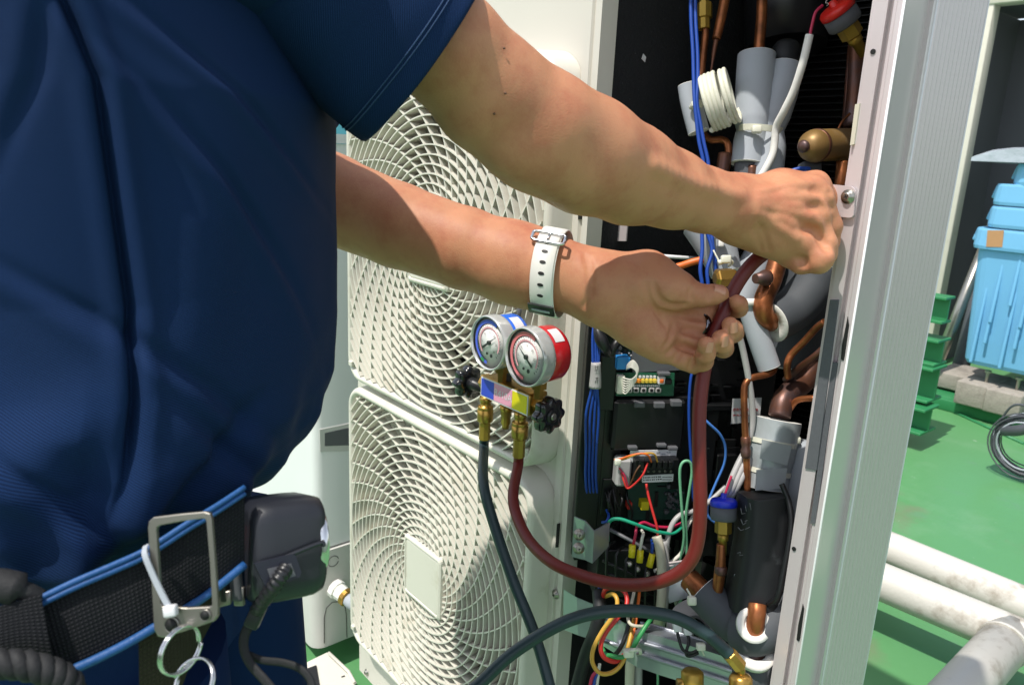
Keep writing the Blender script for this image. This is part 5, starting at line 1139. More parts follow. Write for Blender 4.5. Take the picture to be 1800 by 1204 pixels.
obj('white_wedge', MB().tube(spl(pd((1398, 500, .855), (1410, 484, .848), (1418, 480, .845), (1420, 488, .85)), 4), [.002, .003, .004, .005, .006, .0065, .007, .007, .006, .005, .004, .004, .003], 8), 'foam_grey', None, 'pale lit edge of foam under the right fist', None, 'foam', loc=W(1410, 490, .85)) if False else None
pipe([(1361, 640, .853), (1359, 652, .850), (1345, 659, .846), (1322, 664, .842), (1311, 674, .84), (1308, 692, .84), (1309, 740, .842), (1312, 800, .845), (1314, 864, .85)], .0038, 'copper', 'thin copper pipe with a sharp bend rising from the black foam wrap')
obj('braze_joint', MB().lathe([(.0040, -.012), (.0056, -.010), (.0056, -.003), (.0044, .0), (.0058, .004), (.0054, .010), (.0042, .013)], W(1311, 785, .844), DOWN, 12), 'copper_dark', None, 'dark brazed joint on the thin bent copper pipe', None, 'joint', loc=W(1311, 785, .844))
wires('grey_cable', pd((1298, 585, .83), (1306, 615, .835), (1315, 660, .84), (1321, 700, .845), (1323, 740, .85), (1318, 770, .852)), .0036, 'wire_grey', 'pale grey wire falling from the fingertips past the paper tag', 'cable', seg=10)
pipe([(1450, 566, .80), (1436, 576, .81), (1412, 602, .83), (1392, 622, .84), (1384, 640, .842), (1385, 664, .85)], .0040, 'copper', 'upper thin copper pipe bending down beside the corner post')
pipe([(1448, 612, .81), (1430, 628, .82), (1400, 650, .85), (1380, 668, .87)], .0038, 'copper_dark', 'second thin copper pipe running parallel just below')
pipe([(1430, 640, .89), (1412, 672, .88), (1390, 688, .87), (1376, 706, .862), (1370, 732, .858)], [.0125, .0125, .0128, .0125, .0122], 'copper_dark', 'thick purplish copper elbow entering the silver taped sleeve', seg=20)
pipe([(1432, 700, .83), (1412, 701, .84), (1398, 706, .85), (1386, 722, .86)], .0036, 'copper', 'thin copper pipe behind the silver taped sleeve')
ts = foam([(1367, 738, .858), (1362, 765, .858), (1355, 800, .858), (1350, 830, .858), (1347, 856, .858)], [.0262, .0258, .0262, .0232, .0238], .0135, 'tape_silver', 'silver taped sleeve with two cable ties round the copper elbow', group=None)
for i, (x, y, rx, tx) in enumerate(((1358, 776, .0268, 1398), (1351, 827, .0246, 1377))):
    c = W(x, y, .858); nrm = _n(W(1347, 856, .858) - W(1367, 738, .858)); u = _n(np.cross(nrm, FWD)); v = np.cross(nrm, u); mb = MB()
    mb.grid([[c + nrm * s + rx * (math.cos(t) * u + math.sin(t) * v) for t in np.linspace(0, 2 * math.pi, 28, endpoint=False)] for s in (-.0028, .0028)], cv=True)
    mb.box(W(tx, y - 2, .846), (.011, .007, .008), (RIGHT, FWD, DOWN), bev=.0015); obj('tie_band', mb, 'zip_white', ts)
obj('tape_flap', patch(None, [(1330, 826), (1384, 822), (1379, 858), (1328, 862)], W(1350, 840, .832), -FWD, .0012, None, None), 'tape_silver', ts)
obj('tape_flap', patch(None, [(1340, 772), (1392, 784), (1384, 818), (1336, 806)], W(1360, 795, .831), -FWD, .0012, None, None), 'tape_silver', ts)
# cables behind the taped sleeve
for i, (dx, lab) in enumerate(((0, 'left grey cable fanning down behind the taped sleeve'), (10, 'middle grey cable fanning down behind the taped sleeve'), (18, 'right grey cable fanning down behind the taped sleeve'))):
    wires('grey_cable', pd((1322 + dx, 780, .86), (1306 + dx, 800, .855), (1291 + dx, 830, .85), (1280 + dx * .8, 858, .85), (1266 + dx * .4, 890, .87)), .0036, 'wire_grey', lab, 'cable', 'grey cables behind the taped sleeve', seg=9)
wires('red_wire', pd((1286, 836, .842), (1280, 852, .842), (1274, 870, .842)), .0014, 'wire_crimson', 'pair of red wires going into the blue capped sensor', 'wire')
sensor('pressure_sensor', W(1272, 889, .84), DOWN + RIGHT * -.02, 'cap_blue', .0148, 'blue capped pressure sensor below the fanning grey cables')
pipe([(1268, 956, .84), (1267, 985, .84), (1264, 1015, .842), (1258, 1060, .85), (1254, 1090, .86)], [.0050, .0056, .0064, .0058, .0058], 'copper', 'copper pipe hanging below the blue capped sensor')
obj('braze_joint', MB().lathe([(.0058, 0), (.0070, .002), (.0070, .008), (.0060, .010)], W(1267, 994, .84), DOWN, 12), 'copper_dark', None, 'dark brazed ring under the blue capped sensor', None, 'joint', loc=W(1267, 994, .84))
# black rubber wrap
bw = thing('rubber_wrap', 'scuffed black rubber wrap with faint chalk marks round a pipe', 'rubber wrap', W(1325, 960, .83))
P = []
for t, (xl, xr) in enumerate(((1298, 1372), (1296, 1370), (1292, 1366), (1286, 1362), (1280, 1358), (1275, 1353))):
    y = 868 + t * 38; c0, c1 = W(xl, y, .842), W(xr, y - 6, .842); m_ = (c0 + c1) / 2; hw = np.linalg.norm(c1 - c0) / 2; ux = _n(c1 - c0)
    P.append([m_ + ux * hw * a + FWD * (-.012 + b * .03) + UP * .002 * math.sin(5 * a + t) for a, b in [(q[0] / 1.0, q[1]) for q in rrect(2, 2, .45, 4)]])
mb = MB().grid(P, cv=True); o = len(mb.v); mb.v += P[0]; mb.f.append([o + i for i in range(len(P[0]))]); mb.sm.append(False); o = len(mb.v); mb.v += P[-1]; mb.f.append([o + i for i in range(len(P[0]))]); mb.sm.append(False)
obj('sheet', mb, 'black_rubber', bw)
mb = MB()
def mark(pts): mb.tube([WP(x, y, W(1320, 950, .789), -FWD) for x, y in pts], .0005, 4)
for q in ([(1302, 893), (1304, 903), (1310, 902)], [(1310, 888), (1312, 898)], [(1318, 884), (1320, 896)], [(1302, 912), (1306, 922), (1312, 918)], [(1309, 916), (1314, 914)], [(1297, 926), (1302, 932), (1308, 930)], [(1296, 972), (1302, 970), (1300, 976), (1306, 975)], [(1290, 1012), (1292, 1008)], [(1310, 930), (1318, 926)]): mark(q)
obj('chalk_mark', mb, 'shield_grey', bw, kind='stuff')
# right side: pale drum and black cable
obj('receiver_drum', MB().lathe([(.0, -.002), (.022, -.001), (.031, .008), (.033, .03), (.033, .28)], W(1432, 778, .865), DOWN + RIGHT * -.12, 30), 'foam_grey', None, 'pale grey drum standing at the right of the bay beside the post', None, 'drum', loc=W(1420, 900, .865))
wires('black_cable', pd((1374, 850, .80), (1386, 880, .795), (1391, 915, .79), (1386, 960, .788), (1376, 1010, .788), (1366, 1050, .79), (1350, 1062, .80)), .0030, 'wire_black', 'thin black cable hanging beside the black rubber wrap', 'cable', seg=10)
for i in range(3): wires('grey_wire', pd((1366, 1018 + i * 4, .82), (1374, 1032 + i * 4, .815), (1384, 1026 + i * 3, .815), (1388, 1010, .82)), .0012, 'wire_grey', ('topmost', 'middle', 'lowest')[i] + ' of the thin grey wire loops behind the black cable', 'wire', 'thin grey wire loops')
# lower right: T of dark foam with pale cut ends
pipe([(1212, 1018, .88), (1226, 1032, .87), (1244, 1048, .86)], .0132, 'copper', 'orange copper pipe end poking out of the slanting grey sleeve', seg=20)
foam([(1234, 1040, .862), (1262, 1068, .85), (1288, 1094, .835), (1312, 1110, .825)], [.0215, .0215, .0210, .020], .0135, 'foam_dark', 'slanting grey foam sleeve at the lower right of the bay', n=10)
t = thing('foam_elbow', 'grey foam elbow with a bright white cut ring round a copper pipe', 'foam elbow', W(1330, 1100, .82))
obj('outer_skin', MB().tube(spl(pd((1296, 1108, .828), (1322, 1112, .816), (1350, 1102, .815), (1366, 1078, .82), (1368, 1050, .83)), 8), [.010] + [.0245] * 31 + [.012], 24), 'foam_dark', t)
c = W(1326, 1098, .794); nr = _n(-FWD * .92 + UP * .42 + RIGHT * .05)
obj('cut_ring', MB().lathe([(.0185, -.004), (.0185, 0), (.0115, .0006), (.0105, -.006)], c, nr, 30), 'foam_white', t)
pipe([(1331, 1062, .80), (1330, 1080, .796), (1327, 1102, .798), (1326, 1116, .81)], .0095, 'copper', 'orange copper pipe going down into the white cut ring', seg=20)
t = thing('foam_sleeve', 'lower dark foam sleeve with a pale ring and dark copper inside', 'foam sleeve', W(1326, 1150, .82), 'grey foam sleeves on the pipes')
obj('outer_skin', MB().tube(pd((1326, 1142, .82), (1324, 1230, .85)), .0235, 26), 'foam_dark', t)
c = W(1327, 1140, .812); nr = _n(-FWD * .55 + UP * .85)
obj('cut_ring', MB().lathe([(.0228, -.008), (.0228, 0), (.0130, .0005), (.0120, -.012)], c, nr, 30), 'foam_white', t); obj('pipe_end', MB().lathe([(.0118, -.02), (.0118, -.003), (.0, -.0025)], c, nr, 24), 'copper_dark', t)
obj('black_sheet', MB().tube(spl(pd((1374, 1070, .82), (1384, 1100, .82), (1378, 1140, .822), (1360, 1180, .83), (1352, 1230, .84)), 8), [.016] * 33, 14), 'black_rubber', None, 'black rubber sheet curled between the foam elbow and the post', None, 'rubber sheet', loc=W(1376, 1110, .82))
# cable tie and connectors near the bracket
obj('cable_tie', MB().box(W(1216, 1055, .845), (.010, .008, .010), (RIGHT, FWD, DOWN), bev=.002).tube(pd((1207, 1034, .85), (1217, 1052, .845)), .0012, 6), 'zip_white', None, 'white cable tie knot left of the slanting grey sleeve', None, 'cable tie', loc=W(1216, 1055, .845))
gr = thing('rubber_mount', 'pale grey ring mount behind the dark green hose at the bottom', 'ring mount', W(1222, 1112, .93))
obj('ring', MB().lathe([(.016, -.004), (.030, -.006), (.036, .0), (.036, .012), (.016, .012)], W(1222, 1108, .93), UP * .55 - FWD * .8, 30, caps=False), 'wire_grey', gr)
for (x, y, lab) in ((1190, 1099, 'left of two small white connectors under the dark green hose'), (1208, 1105, 'right of two small white connectors under the dark green hose')):
    t = thing('wire_connector', lab, 'connector', W(x, y, .86), 'white connectors at the bottom of the bay')
    obj('shell', MB().box(W(x, y, .86), (.0095, .008, .013), (RIGHT, FWD, DOWN + RIGHT * .1), bev=.0015), 'label_white', t)
    obj('lead', MB().tube(spl(pd((x, y + 8, .86), (x + 3, y + 22, .855), (x + 10 if x < 1200 else x - 2, y + 42, .85), (x + 24 if x < 1200 else x + 4, y + 48, .85), (x + 38 if x < 1200 else x + 20, y + 42, .85)), 6), .0018, 7), 'wire_black', t)
obj('cable_tie', MB().box(W(1232, 1136, .845), (.010, .007, .008), (RIGHT, FWD, DOWN), bev=.0015).tube(pd((1232, 1138, .845), (1238, 1152, .845)), .0012, 5), 'zip_white', None, 'white tie holding the loop of the two connector leads', None, 'cable tie', loc=W(1232, 1136, .845))
# ------------------------------------------------------------------ gauge manifold hanging on the upper grille
mf = thing('gauge_manifold', 'brass gauge manifold with a blue and a red dial hanging on the grille', 'gauge manifold', WY(885, 695, .56))
XA = np.array([1., 0, 0]); YB = .565
pl, pr = WY(846, 676, .549), WY(926, 716, .549); zc_ = (pl[2] + pr[2]) / 2; hb_ = .0125
bx0, bx1 = pl[0] - .002, pr[0] + .002
mb = MB().box(((bx0 + bx1) / 2, YB, zc_), (bx1 - bx0, .030, .027), bev=.003); obj('valve_body', mb, 'brass', mf)
# front label: white edged, blue, pink and yellow fields
fy = YB - .0153
def xz(x0, x1, z0, z1, y, th, m, nm, par): return obj(nm, MB().box(((x0 + x1) / 2, y, (z0 + z1) / 2), (x1 - x0, th, z1 - z0)), m, par)
lw = bx1 - bx0; la, lz = bx0 + .003, zc_
lab = xz(bx0 + .001, bx1 - .001, lz - .0125, lz + .0125, fy, .0008, 'label_white', 'label_plate', mf)
xz(bx0 + .0025, bx0 + lw * .30, lz - .0108, lz + .0108, fy - .0006, .0006, 'label_blue', 'blue_field', lab)
xz(bx0 + lw * .30 + .0004, bx0 + lw * .68, lz - .0108, lz + .0108, fy - .0006, .0006, 'label_pink', 'pink_field', lab)
xz(bx0 + lw * .68 + .0004, bx1 - .0025, lz - .0108, lz + .0108, fy - .0006, .0006, 'label_yellow', 'yellow_field', lab)
text('R410A', .0125, (bx0 + lw * .50, fy - .0013, lz), XA, UP, 'label_white', lab)
def gauge(fx, fyp, cm, ring_m, r, ang, lb):
    c = WY(fx, fyp, .532); g = obj('gauge', MB().lathe([(r * .86, .016), (r * .93, .018), (r * .93, .040), (r * .88, .043), (0, .0435)], c, (0, 1, 0), 40), cm, mf, label=lb)
    obj('bezel', MB().lathe([(r * .91, .0015), (r * .93, -.001), (r * .96, -.0015), (r * .985, .001), (r, .005), (r * .985, .0095), (r, .013), (r * .97, .0165), (r * .94, .018)], c, (0, 1, 0), 48, caps=False), 'rim_clear', g)
    obj('dial', MB().lathe([(r * .925, .0035), (0, .0034)], c, (0, 1, 0), 40), 'dial', g)
    def arc(r0, r1, a0, a1, y, m, nm):
        t = np.linspace(math.radians(a0), math.radians(a1), 30); mk = lambda rr: [c + np.array([rr * math.cos(q), y, rr * math.sin(q)]) for q in t]
        return obj(nm, MB().grid([mk(r1), mk(r0)]), m, g)
    arc(r * .70, r * .82, 60, 262, .0026, ring_m, 'colour_band'); arc(r * .52, r * .575, -30, 225, .0026, 'dial_pink', 'inner_band')
    if ring_m == 'dial_blue': arc(r * .70, r * .82, 235, 250, .0022, 'wire_green', 'colour_band')
    mb = MB(); m2 = MB()
    for i in range(28):
        a = math.radians(225 - 270 * i / 27); d = np.array([math.cos(a), 0, math.sin(a)]); tt = np.array([-math.sin(a), 0, math.cos(a)])
        mb.box(c + d * r * (.635 if i % 3 else .625) + np.array([0, .0024, 0]), (r * (.05 if i % 3 else .08), .0003, .0004), (d, (0, 1, 0), tt))
    obj('scale_tick', mb, 'needle', g, kind='stuff')
    for i in range(7):
        a = math.radians(225 - 45 * i); text(str(i * 5) if i else '0', r * .12, c + r * .40 * np.array([math.cos(a), 0, math.sin(a)]) + np.array([0, .0022, 0]), XA, UP, 'needle', g, 'scale_number')
    a = math.radians(ang); d = np.array([math.cos(a), 0, math.sin(a)]); tt = np.array([-math.sin(a), 0, math.cos(a)])
    mb = MB(); q = c + np.array([0, .0012, 0])
    mb.add([q + d * r * .58, q - tt * r * .03, q - d * r * .30 - tt * r * .045, q - d * r * .42 - tt * r * .05, q - d * r * .42 + tt * r * .05, q - d * r * .30 + tt * r * .045, q + tt * r * .03], [[0, 1, 2, 3, 4, 5, 6][::-1]]); mb.lathe([(r * .08, -.0006), (r * .08, .002)], q, (0, 1, 0), 12)
    obj('needle', mb, 'needle', g)
    for dx, dz, s in ((-.12, -.42, .05), (.12, -.46, .07)): obj('dial_mark', MB().lathe([(r * s, 0), (r * s, .0004)], c + np.array([r * dx, .0026, r * dz]), (0, 1, 0), 10), 'needle', g)
    obj('case_label', MB().grid([[c + np.array([r * 1.0 * math.cos(t) * .945, y, r * .945 * math.sin(t)]) for t in np.linspace(math.radians(38), math.radians(72), 10)] for y in (.022, .036)]), 'label_white', g)
    bx_ = c[0]; zt2 = c[2] - r * .93
    obj('gauge_neck', MB().lathe([(.009, 0), (.0095, .001), (.0095, .009), (.006, .0095), (.006, zt2 - zc_ - .010)], (bx_, .556, zt2 + .001), -UP, 6, smooth=False), 'brass', g)
    return g
RG = .0335
gauge(857, 603, 'gauge_blue', 'dial_blue', RG, 35, 'blue cased pressure dial on the left')
gauge(922, 628, 'gauge_red', 'dial_red', RG * 1.03, 142, 'red cased pressure dial on the right')
hk = MB().tube(spl([WY(888, 660, .59), WY(889, 620, .60), WY(905, 575, .606), WY(913, 545, .608), WY(905, 525, .610), WY(893, 505, .618), WY(893, 500, .630)], 8), .0030, 10); obj('hanging_hook', hk, 'shield_grey', mf)
def knob(px, py, y, dr, lb):
    c = WY(px, py, y); ax = np.array([dr, 0, 0.]); st = lambda t: 1 + .10 * np.cos(8 * t)
    k = obj('hand_wheel', MB().lathe([(.012, -.004), (.0185, -.003), (.0205, .000), (.0205, .008), (.018, .0105), (.010, .0105)], c, ax, 64, star=st), 'knob_black', mf, label=lb)
    obj('hub', MB().lathe([(.0085, .0100), (.0085, .0118), (.0055, .0125)], c, ax, 20), 'rubber_skin', k); obj('hub_screw', MB().lathe([(.0042, .0123), (.0042, .0135), (.003, .0142)], c, ax, 14), 'steel', k)
    obj('stem', MB().lathe([(.0075, 0), (.0085, .001), (.0070, .0025), (.0085, .004), (.0070, .0055), (.0085, .007), (.0070, .0085), (.0060, .030)], c - ax * .004, -ax, 16), 'rubber_skin', k)
    return c
c = knob(960, 727, YB, 1, 'black hand wheel on the right end, seen almost face on'); obj('stem_nut', MB().lathe([(.010, 0), (.011, .001), (.011, .014), (.010, .015)], (bx1 - .002, YB, zc_), XA, 6, smooth=False), 'brass', mf)
c = knob(825, 672, YB, -1, 'black hand wheel on the left end, seen from behind'); obj('stem_nut', MB().lathe([(.010, 0), (.011, .001), (.011, .014), (.010, .015)], (bx0 + .002, YB, zc_), -XA, 6, smooth=False), 'brass', mf)
def port(px, py, ln, full, nm='hose_fitting'):
    x = WY(px, py, YB)[0]; p = np.array([x, YB, zc_ - .0130]); s = ln
    prof = [(.0065, 0), (.0065, .006), (.0080, .0065), (.0080, .0125), (.0070, .013), (.0070, .018)]
    if full: prof += [(.0092, .0185), (.0100, .0195), (.0100, .022), (.0092, .0225), (.0104, .0235), (.0104, .0385), (.0095, .0395), (.0068, .040)]
    else: prof += [(.0060, .0185), (.0062, .028), (.0045, .032), (.0045, .036)]
    f = obj(nm, MB().lathe(prof, p, -UP, 24), 'brass', mf)
    if full: obj('crimp_sleeve', MB().lathe([(.0066, .0402), (.0074, .041), (.0074, .064), (.0066, .0645)], p, -UP, 8, smooth=False), 'brass_dull', f)
    return p - UP * .064
pg = port(853, 726, 0, True); port(889, 740, 0, False, 'spare_port'); prd = port(914, 752, 0, True)
obj('bleed_screw', MB().lathe([(.004, 0), (.004, .008), (.0055, .0085), (.0055, .014), (.003, .015)], (WY(893, 690, YB)[0], YB, zc_ + .013), UP, 12), 'shield_grey', mf)
# hoses
def hose(pts, r, m, lab, loc): return obj('hose', MB().tube(spl(pts, 14), r, 20), m, None, lab, None, 'hose', 'charging hoses', loc=loc)
RP = [(1253, 596, .686), (1272, 550, .688), (1292, 506, .688), (1315, 472, .688), (1338, 450, .690), (1362, 436, .694), (1395, 428, .696), (1425, 424, .696)]
hose([prd + UP * .004, prd - UP * .012] + pd((902, 868, .885), (908, 905, .865), (930, 950, .835), (970, 988, .80), (1024, 1012, .775), (1082, 1026, .75), (1140, 1026, .725), (1188, 1010, .705), (1216, 982, .695), (1228, 940, .69), (1231, 880, .685), (1229, 800, .682), (1229, 740, .682), (1232, 690, .683), (1240, 640, .685), *RP), .0064, 'hose_red', 'dark red hose looping from the red dial up into both hands', prd)
hose([pg + UP * .004, pg - UP * .012] + pd((850, 850, .905), (868, 920, .885), (902, 1020, .86), (938, 1110, .84), (966, 1205, .82), (985, 1290, .80)), .0064, 'hose_green', 'dark green hose hanging straight down from the blue dial', pg)
q = pd((800, 1232, .80), (840, 1204, .80), (905, 1145, .80), (1000, 1090, .79), (1090, 1073, .78), (1180, 1083, .775), (1240, 1113, .77), (1283, 1150, .77))
hose(q, .0066, 'hose_green', 'dark green hose arching across the bottom of the open bay to the valve', q[3])
vf = thing('valve_fitting', 'knurled brass fitting on the end of the arching dark green hose', 'fitting', W(1300, 1200, .775)); ax = _n(W(1300, 1170, .772) - W(1282, 1148, .77))
obj('crimp_sleeve', MB().lathe([(.0068, 0), (.0078, .001), (.0078, .019), (.0068, .020)], W(1281, 1147, .77), ax, 8, smooth=False), 'brass', vf)
obj('elbow', MB().tube(spl(pd((1296, 1167, .772), (1302, 1174, .772), (1303, 1184, .773), (1302, 1192, .774)), 5), .0042, 12), 'brass', vf)
obj('knurled_collar', MB().lathe([(.006, 0), (.0095, .002), (.0115, .005), (.0115, .03)], W(1302, 1183, .774), DOWN, 40, star=lambda t: 1 + .03 * np.cos(20 * t)), 'brass', vf)
sv = thing('service_valve', 'brass service valve stub in front of the valve bracket', 'valve', W(1215, 1200, .80))
obj('cap', MB().lathe([(.0, -.001), (.009, -.0005), (.0118, .002), (.0118, .03)], W(1217, 1178, .80), DOWN, 20), 'brass_dull', sv)
obj('side_stub', MB().lathe([(.006, 0), (.006, .016)], W(1190, 1202, .80), RIGHT, 14), 'brass', sv)
# ------------------------------------------------------------------ wristwatch and ring
wt = thing('wristwatch', 'white banded wristwatch with a steel buckle on the left wrist', 'watch', W(972, 484, .697))
wc = W(971, 483, .6975); wa = _n(W(1022, 497, .690) - W(920, 470, .706) + RIGHT * .0 - DOWN * .004); bt_ = _n(-FWD - wa * np.dot(-FWD, wa)); ut = np.cross(bt_, wa); ut = ut if np.dot(ut, -DOWN) > 0 else -ut
wr1, wr2 = .0310, .0345
_th = np.linspace(-math.pi, math.pi, 73); _rs = []
for t_ in _th:
    best = 0
    for s_ in (-.012, -.006, 0, .006, .012):
        rr0 = np.linspace(.015, .055, 81); Pq = (wc + wa * s_)[None] + rr0[:, None] * (math.cos(t_) * bt_ + math.sin(t_) * ut)[None]
        best = max(best, rr0[np.argmax(evalg(GL, Pq) > 0)])
    _rs.append(best)
_rs = np.array(_rs); _rs = np.convolve(np.concatenate([_rs[-4:-1], _rs, _rs[1:4]]), np.ones(7) / 7, 'valid') + .0004
def wp(th, s, off=0):
    r = np.interp((th + math.pi) % (2 * math.pi) - math.pi, _th, _rs) + off
    return wc + wa * (s - .003 * math.sin(th)) + r * (math.cos(th) * bt_ + math.sin(th) * ut)
def wband(t0, t1, hw, off, th_, m, nm, n=40):
    A = [[wp(t, s, off) for s in (-hw, -hw * .96, hw * .96, hw)] for t in np.linspace(t0, t1, n)]
    B_ = [[wp(t, s, off + (th_ if k in (1, 2) else th_ * .5)) for k, s in enumerate((-hw, -hw * .96, hw * .96, hw))] for t in np.linspace(t0, t1, n)]
    mb = MB().grid(A).grid(B_, flip=True); mb.grid([[r[0] for r in A], [r[0] for r in B_]], flip=True); mb.grid([[r[-1] for r in A], [r[-1] for r in B_]]); mb.grid([A[0], B_[0]]); mb.grid([A[-1], B_[-1]], flip=True); return obj(nm, mb, m, wt)
sb = wband(-2.4, 2.4, .0110, .0006, .0014, 'strap_white', 'strap', 80)
st2 = wband(-1.15, .78, .0100, .0024, .0016, 'strap_white', 'strap_tail')
def wring(pts, r, m, nm, par): return obj(nm, MB().tube(pts, r, 8, closed=True), m, par)
for i, th in enumerate((.56, .36, .12, -.12, -.37, -.62)):
    mb = MB(); mb.add([wp(th + .038 * math.sin(a), .0030 * math.cos(a), .0044) for a in np.linspace(0, 2 * math.pi, 12, endpoint=False)], [list(range(12))[::-1]]); obj('strap_hole', mb, 'print_black', st2)
bk = MB(); q = [wp(.70 + y_, x_, .0050) for x_, y_ in [(a_ * .0150, b_ * .13) for a_, b_ in rrect(2, 2, .35, 4)]]; bk.tube(q, .0015, 8, closed=True); bk.tube([wp(.84, 0, .005), wp(.60, 0, .0046)], .0012, 8); obj('buckle', bk, 'chrome', wt)
kp = wband(-1.14, -.86, .0122, .0042, .0018, 'rubber_skin', 'keeper_loop', 10); wband(-1.03, -.97, .0085, .0061, .0004, 'foam_grey', 'keeper_slot', 5)
mb = MB().lathe([(.018, 0), (.0195, .002), (.0195, .008), (.017, .0105), (0, .0106)], wp(math.pi, 0, 0), -bt_, 30); obj('watch_case', mb, 'steel', wt)
fg = W(1231, 570.5, .6937); fa = _n(W(1262, 578, .7065) - W(1232, 571, .6935)); u = _n(np.cross(fa, UP)); v = np.cross(fa, u)
rg = thing('finger_ring', 'dark polished ring on a finger of the left hand', 'ring', fg)
obj('band', MB().grid([[fg + fa * s + rr_ * (math.cos(t) * u + math.sin(t) * v) for t in np.linspace(0, 2 * math.pi, 32, endpoint=False)] for s, rr_ in ((-.0028, .0096), (-.0028, .0110), (0, .0116), (.0028, .0110), (.0028, .0096))], cv=True), 'chrome', rg)
mat('ring_metal', '6f6c70', .12, 1); rg.children[0].data.materials[0] = MATS['ring_metal']
# ------------------------------------------------------------------ belt and what hangs on it
def bd(px): return float(np.interp(px, [-80, 0, 70, 150, 240, 330, 400, 450], [.322, .3225, .326, .333, .344, .358, .372, .385]))
def wbd(px, py, o=0): return W(px, py, bd(px) + o)
belt = thing('work_belt', 'black woven work belt edged with blue cord round the waist', 'belt', wbd(150, 1080))
def bandmesh(tops, bots, n, o0, th_, nv=6):
    a, b = spl([(x, y, 0) for x, y in tops], n), spl([(x, y, 0) for x, y in bots], n); P, Q, uv = [], [], []
    L_ = 0
    for i in range(len(a)):
        if i: L_ += np.linalg.norm(wbd(*a[i][:2]) - wbd(*a[i - 1][:2]))
        row, rq = [], []
        for k in range(nv):
            t = k / (nv - 1); x, y = a[i][:2] * (1 - t) + b[i][:2] * t; row.append(wbd(x, y, o0 - .0012 * math.sin(math.pi * t))); rq.append(wbd(x, y, o0 + th_)); uv.append((L_, t * .036))
        P.append(row); Q.append(rq)
    mb = MB().grid(P); k0 = len(mb.v); mb.grid(Q, flip=True); mb.grid([[r[0] for r in P], [r[0] for r in Q]], flip=True); mb.grid([[r[-1] for r in P], [r[-1] for r in Q]]); mb.grid([P[0], Q[0]]); mb.grid([P[-1], Q[-1]])
    u_ = np.zeros((len(mb.v), 2)); u_[:k0] = uv; u_[k0:2 * k0] = uv; mb.uv = u_; return mb
tops = [(60, 1062), (130, 1028), (200, 998), (260, 970), (330, 925), (380, 895), (430, 862)]; bots = [(98, 1186), (160, 1160), (220, 1130), (275, 1098), (330, 1066), (375, 1035), (430, 990)]
obj('webbing', bandmesh(tops, bots, 6, 0, .003), 'webbing_black', belt)
obj('folded_webbing', bandmesh([(-80, 1086), (-20, 1070), (30, 1056), (72, 1044)], [(-80, 1190), (-20, 1178), (40, 1166), (96, 1176)], 6, -.006, .005), 'webbing_black', belt)
P = [[T(-.366 + (.110 + o_) * math.copysign(abs(math.cos(p)) ** .9, math.cos(p)), .629 - (.198 + o_) * math.copysign(abs(math.sin(p)) ** .9, math.sin(p)), z) for z, o_ in ((-.248, 0), (-.248, .006), (-.287, .006), (-.287, 0))] for p in np.radians(np.linspace(84, 372, 90))]
obj('back_webbing', MB().grid(P, cv=True), 'webbing_black', belt)
for dy, r in ((-6, .0014), (5, .0014)): obj('edge_cord', MB().tube(spl([wbd(x, y + dy, -.002) for x, y in tops], 6), r, 8), 'cord_blue', belt)
obj('edge_cord', MB().tube(spl([wbd(x, y + 2, -.002) for x, y in bots], 6), .0021, 8), 'cord_blue', belt)
mbz = bandmesh([(243, 1112), (290, 1088), (340, 1060), (388, 1030)], [(246, 1290), (300, 1250), (338, 1160), (384, 1072)], 6, .004, .002); obj('olive_strap', mbz, 'webbing_olive', belt)
obj('hem_shade', MB().tube(spl([wbd(-60, 1040, .0), wbd(-10, 1028, -.002), wbd(40, 1038, -.002), wbd(70, 1052, 0)], 6), [.006] * 6 + [.007] * 6 + [.004] * 7, 12), 'strap_black', belt)  # black roll painting the dark shade under the shirt hem
# braided rope at the lower left
rp = MB(); q = spl([wbd(x, y, -.018) for x, y in ((-60, 1172), (0, 1166), (50, 1170), (95, 1184), (122, 1206), (128, 1250))], 10)
for s in range(3):
    P = [];
    T_ = np.gradient(q, axis=0); T_ /= np.linalg.norm(T_, axis=1)[:, None]
    for i, p in enumerate(q):
        u = _n(np.cross(T_[i], FWD)); v = np.cross(T_[i], u); a = i * .42 + s * 2.094; P.append(p + .0030 * (math.cos(a) * u + math.sin(a) * v))
    rp.tube(P, .0033, 8)
obj('rope', rp, 'strap_black', None, 'black twisted rope end at the lower left of the belt', None, 'rope', loc=q[20])
# steel plate with two eyes
mat('plate_steel', '8c8880', .36, metal=.85, var=.06, vs=30)
pt = thing('belt_plate', 'dull steel frame plate with two eyes hanging on the belt', 'plate', wbd(320, 1010))
o_ = [(260, 926), (262, 916), (270, 909), (318, 903), (360, 899), (369, 902), (372, 912), (378, 990), (383, 1066), (383, 1082), (377, 1091), (330, 1107), (288, 1120), (278, 1118), (271, 1106), (266, 1020)]
i_ = [(275, 934), (276, 927), (282, 923), (318, 916), (355, 911), (361, 912), (363, 918), (369, 990), (373, 1060), (372, 1064), (368, 1066), (330, 1068), (296, 1066), (286, 1065), (283, 1060), (279, 1000)]
pp0 = W(320, 1010, .337); pn = _n(-FWD - RIGHT * .0 + RIGHT * -.10)
A = [WP(x, y, pp0, pn) for x, y in o_]; B_ = [WP(x, y, pp0, pn) for x, y in i_]; bkv = -pn * .0018; cA = np.mean(A, 0)
sh = lambda P, s: [p + (np.mean(B_, 0) - p) * s for p in P]
mb = MB().grid([[p + bkv for p in B_], [p for p in B_], [p - bkv * .15 for p in sh(B_, -.02)], [p - bkv * .15 for p in sh(A, .02)], A, [p + bkv for p in A], [p + bkv for p in B_]], cv=True, smooth=False); obj('frame', mb, 'plate_steel', pt)
